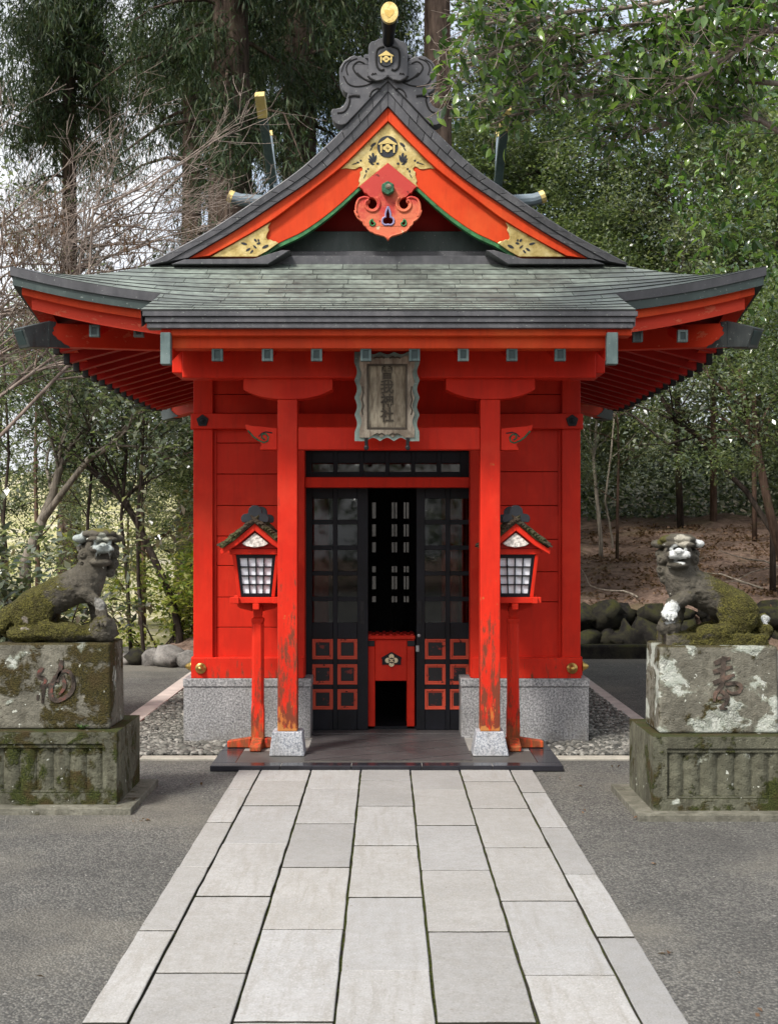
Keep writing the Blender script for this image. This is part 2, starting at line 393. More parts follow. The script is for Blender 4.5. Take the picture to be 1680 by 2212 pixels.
# ================================================================== the hall
YW = 9.62                                  # front of the wall posts
HX = XP(838.0, 9.3)                        # the hall's own axis
hall = thing('shrine_hall', 'vermilion shrine hall with dark copper hip-and-gable roof and gold gable mounts', 'shrine', (HX, YW, 0))
def hp(name, mb, mat, bevel=.003, parent=None, **k): return mb.build(name, M[mat] if isinstance(mat, str) else mat, parent or hall, bevel, **k)
def fbox(px0, px1, py0, py1, Y, y1, mb=None):     # a box whose front face, at depth Y, was measured in the photograph
    return (mb or MB()).box(XP(px0, Y), XP(px1, Y), Y, y1, ZP(py1, Y), ZP(py0, Y))
BACK = 13.5
# foundation
YF = 9.56; zf = ZP(1466, YF)
for a, b in ((397, 671), (996, 1271)):
    x0, x1 = XP(a, YF), XP(b, YF)
    m_ = MB().box(x0, x1, YF, BACK+.1, 0, zf-.062)
    f = hp('foundation', m_, 'granite', .004)
    hp('coping', MB().box(x0-.004, x1+.004, YF-.006, BACK+.1, zf-.058, zf), 'granite', .004, f)
    hp('joint', MB().box(x0+.008, x1-.008, YF+.006, BACK+.08, zf-.063, zf-.056), 'gap', 0, f)
xo0, xo1 = XP(671, YF), XP(996, YF)
hp('threshold', MB().box(xo0+.001, xo1-.001, 9.70, BACK, .0, .05), 'tile', .003)
# walls
zt = 3.05
xl0, xl1 = XP(418, YW), XP(460, YW); xr0, xr1 = XP(1213, YW), XP(1253, YW)
for x0, x1 in ((xl0, xl1), (xr0, xr1)):
    hp('corner_post', MB().box(x0, x1, YW, YW+.13, zf, zt), 'red', .004)
    hp('corner_post', MB().box(x0, x1, BACK-.13, BACK, zf, zt), 'red', .004)
def boards(x0, x1, pys, Y, y1):
    mb = MB()
    zs = [ZP(p, Y) for p in pys]
    for a, b in zip(zs[:-1], zs[1:]): mb.box(x0, x1, Y, y1, b+.0025, a-.0025)
    return mb
bl = [745, 800, 852, 893, 957, 1024, 1092, 1158, 1222, 1290, 1355, 1422]
yb = YW+.045
hp('wall', boards(xl1-.001, XP(648, yb), bl, yb, yb+.03), 'red', .002)
hp('wall', boards(XP(1027, yb), xr0+.001, [745, 800, 852, 893, 1019, 1092, 1165, 1235, 1300, 1422], yb, yb+.03), 'red', .002)
hp('wall_backing', MB().box(xl0+.03, XP(648, yb), yb+.032, yb+.05, zf, zt), 'red_dark', 0)
hp('wall_backing', MB().box(XP(1027, yb), xr1-.03, yb+.032, yb+.05, zf, zt), 'red_dark', 0)
hp('wall', MB().box(XP(600, yb), XP(1080, yb), yb+.01, yb+.05, ZP(972, yb), zt), 'red', .002)     # over the door
for x0 in (xl0+.03, xr1-.05): hp('wall', MB().box(x0, x0+.02, YW+.131, BACK-.131, zf, zt), 'red', .002)
# trim beside the boards, beams
hp('batten', MB().box(xl1, xl1+.022, yb-.012, yb, ZP(1420, yb), ZP(928, yb)), 'red', .002)
hp('batten', MB().box(xr0-.022, xr0, yb-.012, yb, ZP(1420, yb), ZP(928, yb)), 'red', .002)
for a, b in ((413, 656), (1020, 1255)): hp('sill_beam', fbox(a, b, 1421, 1465.5, YW-.045, YW+.10), 'red_little', .004)
hp('tie_beam', fbox(413, 1257, 893, 926, YW-.035, YW+.06), 'red', .004)
for x0 in (xl0-.03, xr1-.015): hp('sill_beam', MB().box(x0, x0+.045, YW+.11, BACK, zf+.001, zf+.14), 'red', .004)
for x0 in (xl0-.03, xr1-.015): hp('tie_beam', MB().box(x0, x0+.045, YW+.07, BACK, ZP(926, YW), ZP(893, YW)), 'red', .004)
# pentagon mounts and knobs
for px in (438, 1235):
    Y = YW-.036; cx, cz = XP(px, Y), ZP(909, Y)
    pts = [(cx+.046*math.sin(2*math.pi*k/5), cz+.046*math.cos(2*math.pi*k/5)) for k in range(5)]
    p5 = hp('nail_cover', MB().prism(pts, Y-.012, Y), 'iron', .003)
    hp('rosette', MB().lathe((cx, Y-.012, cz-.002), (0,-1,0), [(0, .026), (.004, .024), (.006, .012), (.012, .009), (.013, .002)], 10), 'black', 0, p5)
for px in (434, 1235):
    Y = YW-.046; c = (XP(px, Y), Y, ZP(1443.5, Y))
    hp('knob', MB().lathe(c, (0,-1,0), [(0, .040), (.006, .040), (.012, .035), (.014, .029), (.022, .026), (.026, .019), (.040, .017), (.047, .012), (.050, .003)], 22), 'brass', 0, smooth=True)
for x, s in ((xl0-.031, -1), (xr1+.031, 1)):
    hp('knob', MB().lathe((x, YW+.14, ZP(1443.5, YW)), (s,0,0), [(0, .040), (.006, .040), (.014, .030), (.022, .026), (.040, .017), (.050, .003)], 18), 'brass', 0, smooth=True)
# door frame
YJ = 9.66
hp('door_post', MB().box(XP(641, YJ), XP(659, YJ), YJ-.06, YJ+.10, zf+.002, ZP(971, YJ)), 'red_little', .004)
hp('door_post', MB().box(XP(1014, YJ), XP(1037, YJ), YJ-.06, YJ+.10, zf+.002, ZP(971, YJ)), 'red_little', .004)
hp('lintel', MB().box(XP(659, YJ)+.001, XP(1014, YJ)-.001, YJ-.02, YJ+.14, ZP(1053, YJ), ZP(1031, YJ)), 'red', .003)
def frame_grid(x0, x1, z0, z1, xs, zs, y0, y1):
    """bars left between openings; xs, zs list the openings"""
    mb = MB(); ex = [x0] + [v for p in xs for v in p] + [x1]; ez = [z0] + [v for p in zs for v in p] + [z1]
    for i in range(0, len(ex), 2): mb.box(ex[i], ex[i+1], y0, y1, z0, z1)
    for i in range(0, len(ez), 2):
        for p in xs: mb.box(p[0]+.0002, p[1]-.0002, y0+.003, y1-.003, ez[i], ez[i+1])
    return mb
yt = 9.74
tx = [(673, 720), (729, 776), (785, 832), (841, 888), (897, 943), (953, 993)]
tr = hp('transom', frame_grid(XP(655, yt), XP(1018, yt), ZP(1036, yt), ZP(968, yt), [(XP(a, yt), XP(b, yt)) for a, b in tx], [(ZP(1019, yt), ZP(1000, yt))], yt, yt+.04), 'black', .002)
hp('glass', MB().box(XP(672, yt), XP(994, yt), yt+.018, yt+.022, ZP(1020, yt), ZP(999, yt)), 'glass', 0, tr)
# doors
YD = 9.84
def door(px0, px1, cols, lab=None, lock=False, hx=0):
    z0, z1 = ZP(1577, YD), ZP(1050, YD)
    rows = [(1077, 1122.5), (1133, 1178), (1188, 1234), (1243.5, 1289), (1299, 1345)]
    prow = [(1380.5, 1424), (1435, 1478.5), (1489, 1532.5)]
    xs = [(XP(a, YD), XP(b, YD)) for a, b in cols]
    zs = [(ZP(b, YD), ZP(a, YD)) for a, b in reversed(rows)]
    zp = [(ZP(b, YD), ZP(a, YD)) for a, b in reversed(prow)]
    d = hp('door', frame_grid(XP(px0, YD), XP(px1, YD), z0, z1, xs, zp + zs, YD, YD+.036), 'black', .0025)
    if lab: d['label'] = lab
    hp('glass', MB().box(xs[0][0]-.004, xs[-1][1]+.004, YD+.018, YD+.022, zs[0][0]-.004, zs[-1][1]+.004), 'glass', 0, d)
    hp('backing', MB().box(xs[0][0]-.004, xs[-1][1]+.004, YD+.021, YD+.028, zp[0][0]-.004, zp[-1][1]+.004), 'black', 0, d)
    for a, b in xs:
        for c, e in zp:
            t = .012
            mb = MB()
            for q, dep in ((0, -.003), (1, .006)):       # two stepped red mouldings round each panel
                o = q*t; w = .0125 if q else .0115
                A, B, Cc, E = a+o, b-o, c+o, e-o
                mb.box(A, B, YD+dep, YD+.021, Cc, Cc+w).box(A, B, YD+dep, YD+.021, E-w, E)
                mb.box(A, A+w, YD+dep+.0006, YD+.021, Cc+w, E-w).box(B-w, B, YD+dep+.0006, YD+.021, Cc+w, E-w)
            pn = hp('panel_moulding', mb, 'red_trim', .001, d)
            hp('panel', MB().box(a+2*t, b-2*t, YD+.004, YD+.0205, c+2*t, e-2*t), 'black_worn', .004, d)
    zh = ZP(1323, YD); xh = XP(hx, YD)
    hp('handle', MB().box(xh-.018, xh+.018, YD-.004, YD, zh-.085, zh+.085).box(xh-.007, xh+.007, YD-.012, YD-.004, zh-.055, zh+.015), 'iron', .003, d)
    if lock:
        xk = XP(901.5, YD)
        hp('lock', MB().box(xk-.013, xk+.013, YD-.006, YD, ZP(1408, YD), ZP(1394, YD)), 'steel', .003, d)
        hp('keyhole', MB().lathe((XP(904.5, YD), YD, ZP(1373, YD)), (0,-1,0), [(0, .012), (.006, .012), (.008, .006)], 14), 'steel', 0, d)
    return d
door(657, 795, [(674.5, 719), (729, 771.5)], 'left sliding door with worn red panels', hx=782)
door(899, 1017, [(917.5, 962), (972, 1013)], 'right sliding door with a steel lock', True, 906)
hp('door_rail', MB().box(XP(655, YD), XP(1018, YD), YD-.01, YD+.05, ZP(1049, YD)+.001, ZP(1030, YD)), 'black', .002)
# inside: floor, back wall with latticed doors
hp('floor', MB().box(xo0, xo1, YD+.06, BACK, .051, .07), 'black', 0)
hp('ceiling', MB().box(xl0+.05, xr1-.05, 9.75, BACK, 2.7, 2.72), 'red_dark', 0)
gx0, gx1 = -.58, .60; yB = BACK-.05
cols = [(-.15, -.115), (.045, .068), (.078, .098), (.165, .185), (.195, .215)]
rws = [(.80, .86), (.93, 1.06), (1.10, 1.16), (1.30, 1.40), (1.46, 1.58), (1.64, 1.80)]
hp('back_lattice', frame_grid(gx0, gx1, .07, 2.0, cols, rws, yB, yB+.03), 'black', .002)
hp('wall', MB().box(xl0+.04, gx0, yB, yB+.03, .07, 2.7).box(gx1, xr1-.04, yB, yB+.03, .07, 2.7).box(gx0, gx1, yB, yB+.03, 2.0, 2.7), 'red_dark', 0)
hp('inner_column', MB().lathe((.52, 11.1, 0), (0,0,1), [(.07, .075), (2.7, .075)], 20), 'red', 0, smooth=True)
hp('inner_column', MB().lathe((-.56, 11.1, 0), (0,0,1), [(.07, .075), (2.7, .075)], 20), 'red', 0, smooth=True)
# ---- porch
YC = 8.80
ztop = ZP(862, YC)
colx = []
for a, b, ba, bb, ta, tb in ((599.5, 642, 580.5, 656, 590, 654), (1037, 1080, 1022.5, 1100, 1029, 1088)):
    x0, x1 = XP(a, YC), XP(b, YC); w = x1-x0; xc = (x0+x1)/2; colx.append(xc)
    yc = YC + w/2; zb = ZP(1580, YC)
    hp('porch_column', MB().box(xc-w/2, xc+w/2, YC, YC+w, zb, ztop), 'red_worn', .006, seg=2)
    h0 = (XP(bb, 8.78)-XP(ba, 8.78))/2; h1 = (XP(tb, 8.80)-XP(ta, 8.80))/2
    q = lambda h, z: [(xc-h, yc-h, z), (xc+h, yc-h, z), (xc+h, yc+h, z), (xc-h, yc+h, z)]
    hp('column_base', MB().hexa(q(h0, .04), q(h1, zb)), 'granite_pale', .005)
YBk = YC-.012
for a, b in ((526, 718), (963, 1155)):                        # boat-shaped bracket arms
    x0, x1 = XP(a, YBk), XP(b, YBk); zt_, zm, zb = ZP(815, YBk), ZP(841, YBk), ZP(862, YBk); n = 14
    pts = [(x0, zt_), (x0, zm)]
    for k in range(1, n): 
        t = k/n; pts.append((x0+(x1-x0)*t, zm+(zb-zm)*(1-abs(2*t-1)**2.6)))
    pts += [(x1, zm), (x1, zt_)]
    hp('bracket_arm', MB().prism(pts, YBk, YBk+.15), 'red', .005)
hp('porch_beam', fbox(643, 1036.5, 922.5, 971.5, YC+.01, YC+.11), 'red', .005)
def nosing(side):
    f = (lambda px, py: (XP(px, YC+.015), ZP(py, YC+.015))) if side < 0 else (lambda px, py: (XP(2*840.2-px, YC+.015), ZP(py+1, YC+.015)))
    out = [(599, 925), (560, 921), (545, 920), (530, 916), (532, 927), (545, 940), (553, 949), (562, 956), (566, 961), (562, 966), (561, 971.5), (599, 971.5)]
    n = hp('beam_nosing', MB().prism([f(*p) for p in out], YC+.015, YC+.105), 'red', .003)
    def line(pts, w, name, mat):
        V = [Vector((f(*p)[0], YC+.013, f(*p)[1])) for p in pts]
        hp(name, MB().tube(V, w, 6), mat, 0, n)
    line([(536, 930), (547, 943), (558, 951), (570, 956), (578, 953), (580, 944), (574, 937), (567, 938), (565, 945), (572, 950)], .0055, 'scroll', 'green_dark')
    line([(588, 935), (574, 933), (566, 936), (559, 943)], .004, 'scroll', 'navy')
nosing(-1); nosing(1)
YK = 8.74
hp('purlin', MB().box(XP(393.5, YK), XP(1287, YK), YK, YK+.17, ZP(816, YK), ZP(735, YK)), 'red', .008, seg=2)
for s, a, b in ((-1, 372, 395), (1, 1285, 1306)):
    hp('purlin_end', MB().box(XP(a, YK+.06), XP(b, YK+.06), YK+.06, YK+.5, ZP(806, YK+.06), ZP(735, YK+.06)), 'red', .006)
# porch eaves: rafters with capped ends, fascia boards, copper edge
YE = 8.20
def cap_end(name, x, y, zc, w, h, par):
    mb = MB(); t = w*.24
    mb.box(x-w/2, x-w/2+t, y-.012, y+.03, zc-h/2, zc+h/2).box(x+w/2-t, x+w/2, y-.012, y+.03, zc-h/2, zc+h/2)
    mb.box(x-w/2+t, x+w/2-t, y-.0115, y+.03, zc+h/2-t, zc+h/2).box(x-w/2+t, x+w/2-t, y-.0115, y+.03, zc-h/2, zc-h/2+t)
    c_ = hp(name, mb, 'verdigris', .0015, par)
    mb2 = MB().box(x-w/2+t*.9, x+w/2-t*.9, y-.004, y+.02, zc-h/2+t*.9, zc+h/2-t*.9)
    hp('inset', mb2, 'verdigris_dark', 0, par)
YR = 8.36
for px in (470, 578, 684, 790, 895, 1000, 1105, 1209):
    x = XP(px, YR); w = .062; zc = ZP(766, YR); h = .078
    r = hp('rafter', MB().beam((x, YR, zc), (x, 9.5, zc+.30), w, h), 'red', .003)
    cap_end('rafter_cap', x, YR-.004, zc, w+.006, h+.004, r)
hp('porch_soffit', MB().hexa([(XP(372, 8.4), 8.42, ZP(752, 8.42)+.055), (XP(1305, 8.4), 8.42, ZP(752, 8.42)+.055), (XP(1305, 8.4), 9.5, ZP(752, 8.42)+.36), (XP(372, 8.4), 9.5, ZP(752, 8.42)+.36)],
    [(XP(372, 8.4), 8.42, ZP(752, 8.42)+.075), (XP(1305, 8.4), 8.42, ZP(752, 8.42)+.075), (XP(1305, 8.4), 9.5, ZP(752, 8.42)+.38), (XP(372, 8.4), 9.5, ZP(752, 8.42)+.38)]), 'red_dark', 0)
hp('eave_board', fbox(348, 1364, 702, 725, 8.27, 8.40), 'red_bright', .004)
hp('eave_board', fbox(372, 1310, 725.5, 752.5, 8.33, 8.46), 'red_bright', .004)
for a, b in ((347, 369), (1310, 1334)):         # boards that carry the porch roof back to the main roof, copper on the end
    x0, x1 = XP(a, 8.24), XP(b, 8.24); z0, z1 = ZP(787, 8.24), ZP(718, 8.24)
    w = hp('porch_barge', MB().hexa([(x0+.004, 8.26, z0+.01), (x1-.004, 8.26, z0+.01), (x1-.004, 9.3, z0+.32), (x0+.004, 9.3, z0+.32)],
                                    [(x0+.004, 8.26, z1+.03), (x1-.004, 8.26, z1+.03), (x1-.004, 9.3, z1+.40), (x0+.004, 9.3, z1+.40)]), 'red', .003)
    hp('barge_cap', MB().box(x0, x1, 8.235, 8.30, z0, z1), 'verdigris', .004, w)
e = MB()
for k, (a, b, y) in enumerate(((672, 683, 0), (684, 695.5, .012), (696.5, 707.5, .022))):
    e.box(XP(308, YE)+y, XP(1377, YE)-y, YE+y, YE+y+.1, ZP(b, YE), ZP(a, YE))
hp('porch_eave_edge', e, 'slate', .003)

# ---- main roof
WX, Y0, Y1, Z0 = 2.42, 8.60, 14.4, 3.0
YM = (Y0+Y1)/2; LY = (Y1-Y0)/2
prof = [(0, 0), (.35, .150), (.768, .354), (.938, .440), (1.15, .559), (1.384, .703), (1.631, .870), (1.836, 1.024), (2.093, 1.268), (2.42, 1.62)]
def Hs(t):
    t = max(0, t)
    for (a, za), (b, zb) in zip(prof[:-1], prof[1:]):
        if t <= b: return za + (zb-za)*(t-a)/(b-a)
    return prof[-1][1]
def lift(u, L):
    c = max(0.0, min(1.0, (abs(u)-(L-1.55))/1.55)); return .20*c*c
def fade(t): return max(0.0, 1-t/.85)**1.3
def Zf(x, t): return Z0 + Hs(t) + lift(x, WX)*fade(t)          # front slope, t metres up from the eave
def Zs(y, t): return Z0 + Hs(t) + lift(y-YM, LY)*fade(t)       # side slopes
hx0 = HX
def fr(x, t): return (hx0+x, Y0+t, Zf(x, t))
TG = .80
# solid roof body under the shingles: front, rear and side slopes as thick sheets
mb = MB(); N = 40
for s in (1, -1):
    fn = lambda u, v: (hx0+u*(WX-v*TG), (Y0+v*TG) if s > 0 else (Y1-v*TG), Zf(u*(WX-v*TG), v*TG)-.008)
    us = np.linspace(-1, 1, N); mb.grid(fn, us if s > 0 else us[::-1], np.linspace(0, 1, 7))
    fs = lambda u, v: (hx0+s*(WX-v*TG), YM+u*(LY-v*TG), Zs(YM+u*(LY-v*TG), v*TG)-.012)
    mb.grid(fs, us[::-1] if s < 0 else us, np.linspace(0, 1, 7))
hp('roof', mb, 'slate_green', 0, smooth=True)
# front slope shingles, laid in courses
def shingle_courses(edges, halfw, zfun, lipn, wid, seed):
    r = random.Random(seed); mb = MB()
    for k in range(len(edges)-1):
        ta, tb = edges[k], edges[k+1]; hw0, hw1 = halfw(ta), halfw(tb)
        x = -hw0 - r.random()*wid; gapw = .004
        while x < hw0:
            w = wid*(.97+.06*r.random()); a, b = max(-hw0, x), min(hw0, x+w-gapw); x += w
            if b-a < .02: continue
            us = [a+(b-a)*q/4 for q in range(5)]
            cl = lambda xx, hw: max(-hw, min(hw, xx))
            jit = r.uniform(0, .0015)
            lo = [(hx0+u, Y0+ta, zfun(u, ta)+lipn+jit) for u in us]
            hi = [(hx0+cl(u, hw1), Y0+tb+.012, zfun(cl(u, hw1), tb+.012)+.001) for u in us]
            bt = [(hx0+u, Y0+ta+.0005, zfun(u, ta)-.006) for u in us]
            vs = bt+lo+hi; fs = []
            for q in range(4): fs += [(q, q+1, 5+q+1, 5+q), (5+q, 5+q+1, 10+q+1, 10+q)]
            fs += [(5, 10, 0), (9, 4, 14)]
            mb.add(vs, fs)
    return mb
ed = [0, .118, .236, .35, .46, .575, .69, .81]
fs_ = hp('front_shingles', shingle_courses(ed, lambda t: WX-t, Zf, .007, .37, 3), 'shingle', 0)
hwp = lambda t: 1.455 + .055*max(0, -t/.4)
def Zp(x, t):
    q = max(0, -t/.4); return Z0 + lift(x, WX)*(1-q) - .142*q**.85 - .0
def porch_sh():
    ee = [-.40, -.32, -.24, -.16, -.08, 0.0]
    return shingle_courses(ee, hwp, lambda x, t: Zp(x, t) if t < 0 else Zf(x, t)+.0, .006, .40, 8)
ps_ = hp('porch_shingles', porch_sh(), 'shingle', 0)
for o_ in (fs_, ps_):                                # lower edges coloured black to draw the shadow line under each course
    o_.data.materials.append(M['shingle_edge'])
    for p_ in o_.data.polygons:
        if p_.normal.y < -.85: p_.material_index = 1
pb = MB().grid(lambda u, v: (hx0+u*hwp(-.4*(1-v)), Y0-.4*(1-v), Zp(u*hwp(-.4*(1-v)), -.4*(1-v))-.013), np.linspace(-1, 1, 20), np.linspace(0, 1, 8))
hp('porch_deck', pb, 'gap', 0)
for s in (-1, 1):                                    # cheeks of the porch roof
    pts = [Vector((hx0+s*hwp(-.4*(1-v)), Y0-.4*(1-v), 0)) for v in np.linspace(0, 1.15, 9)]
    top = [Zp(p.x-hx0, min(0, p.y-Y0))-.004 + max(0, p.y-Y0)*.4 for p in pts]
    vs = [(p.x, p.y, z) for p, z in zip(pts, top)] + [(p.x-s*.005, p.y, z-.10) for p, z in zip(pts, top)]
    hp('porch_cheek', MB().add(vs, [(i, i+1, 9+i+1, 9+i) for i in range(8)]), 'slate', 0)
# eave edges all round: copper edge in two layers, then two red boards, then the soffit
def ring(ins, z0, z1, depth=.10):
    mb = MB()
    for side in range(4):
        n = 48
        def pt(u, i, z):
            if side == 0: x = u*(WX-i); return (hx0+x, Y0+i, Z0+lift(u*WX, WX)+z)
            if side == 2: x = -u*(WX-i); return (hx0+x, Y1-i, Z0+lift(u*WX, WX)+z)
            if side == 1: return (hx0+(WX-i), YM+u*(LY-i), Z0+lift(u*LY, LY)+z)
            return (hx0-(WX-i), YM-u*(LY-i), Z0+lift(u*LY, LY)+z)
        us = np.linspace(-1, 1, n); vs = []
        for u in us: vs += [pt(u, ins, z1), pt(u, ins, z0), pt(u, ins+depth, z0), pt(u, ins+depth, z1)]
        fs = []
        for i in range(n-1):
            a, b = i*4, i*4+4
            fs += [(a, a+1, b+1, b), (a+1, a+2, b+2, b+1), (a+3, a, b, b+3)]
        mb.add(vs, fs)
    return mb
hp('eave_edge', ring(.0, -.052, .004), 'slate', 0)
hp('eave_edge', ring(.014, -.112, -.0525), 'slate_green', 0)
hp('eave_board', ring(.06, -.166, -.1125), 'red_bright', 0)
hp('eave_board', ring(.11, -.252, -.1665), 'red_peel', 0)
zso = -.235
def soff(s, side):
    us = np.linspace(-1, 1, 30)
    if side == 'f':
        return MB().grid(lambda u, v: (hx0+u*(WX-.15-v*.95), (Y0+.15+v*.95) if s > 0 else (Y1-.15-v*.95), Z0+lift(u*WX, WX)*(1-v)+zso+v*.30), us, np.linspace(0, 1, 4))
    return MB().grid(lambda u, v: (hx0+s*(WX-.15-v*.95), YM+u*(LY-.15-v*.95), Z0+lift(u*LY, LY)*(1-v)+zso+v*.30), us, np.linspace(0, 1, 4))
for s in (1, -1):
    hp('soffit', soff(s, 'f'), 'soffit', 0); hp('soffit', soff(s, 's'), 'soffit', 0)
# rafters: front ones show beside the porch; side ones run back along the walls
for px in (205, 300.5, 1376, 1473):
    Y = 8.78; x = XP(px, Y); zc = ZP(715 if px < 840 else 726, Y)
    r = hp('rafter', MB().beam((x, Y, zc), (x, 9.62, zc+.24), .06, .075), 'red', .003)
    cap_end('rafter_cap', x, Y-.004, zc, .066, .079, r)
for s in (-1, 1):
    for k in range(17):
        y = 9.05 + k*.30; u = y-YM
        if y > Y1-.5: break
        zz = Z0 + lift(u, LY) + zso
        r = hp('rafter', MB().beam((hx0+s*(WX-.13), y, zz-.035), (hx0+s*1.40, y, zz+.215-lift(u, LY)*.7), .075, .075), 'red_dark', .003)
        hp('rafter_cap', MB().box(hx0+s*(WX-.145), hx0+s*(WX-.10), y-.042, y+.042, zz-.08, zz+.01), 'gap', .002, r)
hp('eave_purlin', MB().box(xl0-.02, xl0+.1, YW+.14, BACK, 2.93, 3.03), 'red', .004)
hp('eave_purlin', MB().box(xr1-.1, xr1+.02, YW+.14, BACK, 2.93, 3.03), 'red', .004)
hp('eave_purlin', MB().box(xl0-.02, xr1+.02, YW-.02, YW+.12, 2.93, 3.03), 'red', .004)
# hip rafters with copper shoes
for sx in (-1, 1):
    for sy, yc in ((1, Y0), (-1, Y1)):
        tip = Vector((hx0+sx*(WX-.14), yc+sy*.14, 0)); inn = Vector((hx0+sx*1.34, yc+sy*1.22, 0))
        d = (inn-tip).normalized()
        a = tip - d*.02; za, zb = 2.80, 2.93
        side = Vector((-d.y, d.x, 0))
        sv = side if side.y < 0 else -side                   # the face that looks to the front
        def hipbox(t0, t1, w, b0, b1, h0, h1, cut=0.0):      # along the rafter, metres in from the tip
            def c(t, e, z): p = tip + d*t + sv*(e*w/2); return (p.x, p.y, z)
            o_ = [c(t0, 1, b0), c(t1, 1, b1), c(t1, -1, b1), c(t0, -1, b0)]; t_ = [c(t0-cut, 1, h0), c(t1, 1, h1), c(t1, -1, h1), c(t0-cut, -1, h0)]
            if (Vector(o_[1])-Vector(o_[0])).cross(Vector(o_[2])-Vector(o_[1])).z < 0: o_ = o_[::-1]; t_ = t_[::-1]
            return MB().hexa(o_, t_)
        h = hp('hip_rafter', hipbox(.0, 1.45, .105, 2.708, 2.82, 2.858, 3.00), 'red_peel', .004)
        hp('hip_shoe', hipbox(-.10, .06, .120, 2.690, 2.704, 2.812, 2.880, .050), 'slate_dark', .004, h)
        o = tip + d*.045 + sv*.0595
        wav = [(0, .172), (.055, .170), (.05, .145), (.03, .13), (.038, .112), (.022, .098), (.03, .083), (.052, .072), (.065, .055), (.095, .045), (.115, .028), (.15, .018), (.165, .002), (0, 0)]
        vs = [(*(o + d*t).xy, 2.703+z+t*.06) for t, z in wav] + [(*(o + d*t + sv*.005).xy, 2.703+z+t*.06) for t, z in wav]; n = len(wav)
        fs = [tuple(i+n for i in t) for t in tessellate_polygon([[Vector((t, z, 0)) for t, z in wav]])] + [(i, (i+1) % n, (i+1) % n+n, i+n) for i in range(n)]
        hp('shoe_plate', MB().add(vs, fs), 'slate_dark', 0, h)
        hp('shoe_inset', hipbox(-.108, -.08, .082, 2.708, 2.710, 2.794, 2.806, .045), 'verdigris_dark', .002, h)

# ---- gable
GC = 841.0
def G(px, py, Y): return (HX + (px-GC)/F*Y, ZP(py, Y))
def mir(pts): return [(2*GC-x, y) for x, y in reversed(pts)]
YV = 9.30
outer = [(325, 572), (378, 544), (445, 508), (517, 462), (594, 410), (661, 361), (738, 289), (790, 231), (841, 170)]
inner = [(409, 556), (456, 528), (512, 495), (594, 441), (687, 377), (759, 312.5), (800, 272), (841, 227.7)]
redlow = [(455, 550), (521, 514), (586.6, 474.5), (656, 423), (738, 359), (790, 309), (841, 258)]
barglow = [(556, 552), (602, 521), (651, 497.7), (697, 467), (740, 432), (777, 398), (841, 345)]
def cubic(pts, n):   # resample a traced line smoothly (Catmull-Rom)
    p = np.array(pts, float); p = np.vstack([2*p[0]-p[1], p, 2*p[-1]-p[-2]]); out = []
    for i in range(1, len(p)-2):
        for k in range(n):
            t = k/n; out.append(.5*((2*p[i])+(-p[i-1]+p[i+1])*t+(2*p[i-1]-5*p[i]+4*p[i+1]-p[i+2])*t*t+(-p[i-1]+3*p[i]-3*p[i+1]+p[i+2])*t**3))
    out.append(p[-2]); return [tuple(q) for q in out]
outer, inner, redlow, barglow = (cubic(q, 4) for q in (outer, inner, redlow, barglow))
def at_frac(line, f):
    L = [0]; 
    for a, b in zip(line[:-1], line[1:]): L.append(L[-1]+math.hypot(b[0]-a[0], b[1]-a[1]))
    d = f*L[-1]
    for i in range(len(L)-1):
        if d <= L[i+1]+1e-9:
            t = (d-L[i])/max(1e-9, L[i+1]-L[i]); return (line[i][0]+(line[i+1][0]-line[i][0])*t, line[i][1]+(line[i+1][1]-line[i][1])*t)
    return line[-1]
lerp = lambda a, b, t: (a[0]+(b[0]-a[0])*t, a[1]+(b[1]-a[1])*t)
# upper roof, a prism with the traced verge profile running back to the rear gable
up = MB(); prof2 = [G(*p, YV) for p in outer] + [G(*p, YV) for p in mir(outer)][1:]
inn2 = [G(*p, YV) for p in inner] + [G(*p, YV) for p in mir(inner)][1:]
polyroof = prof2 + inn2[::-1]
up.prism(polyroof, YV+.022, Y1-(YV-Y0))
hp('gable_roof', up, 'slate', 0)
# verge, two layers of copper pieces with butt joints
r_ = random.Random(5)
for s in (0, 1):
    for lay, (f0, f1, yy) in enumerate(((0.0, .47, 0.0), (.47, 1.0, .010))):
        mbv = MB(); n = 13; cuts = [0] + [(k+(.5 if lay else 0)+r_.uniform(-.06, .06))/n for k in range(1, n)] + [1]
        for a, b in zip(cuts[:-1], cuts[1:]):
            a2, b2 = a+.0014, b-.0014; m = 4
            o_ = [lerp(at_frac(outer, a2+(b2-a2)*k/m), at_frac(inner, a2+(b2-a2)*k/m), f0) for k in range(m+1)]
            i_ = [lerp(at_frac(outer, a2+(b2-a2)*k/m), at_frac(inner, a2+(b2-a2)*k/m), f1-.012) for k in range(m+1)]
            poly = o_ + i_[::-1]
            if s: poly = mir(poly)
            mbv.prism([G(*p, YV) for p in poly], YV+yy, YV+.03)
        hp('verge', mbv, 'slate', .0015)
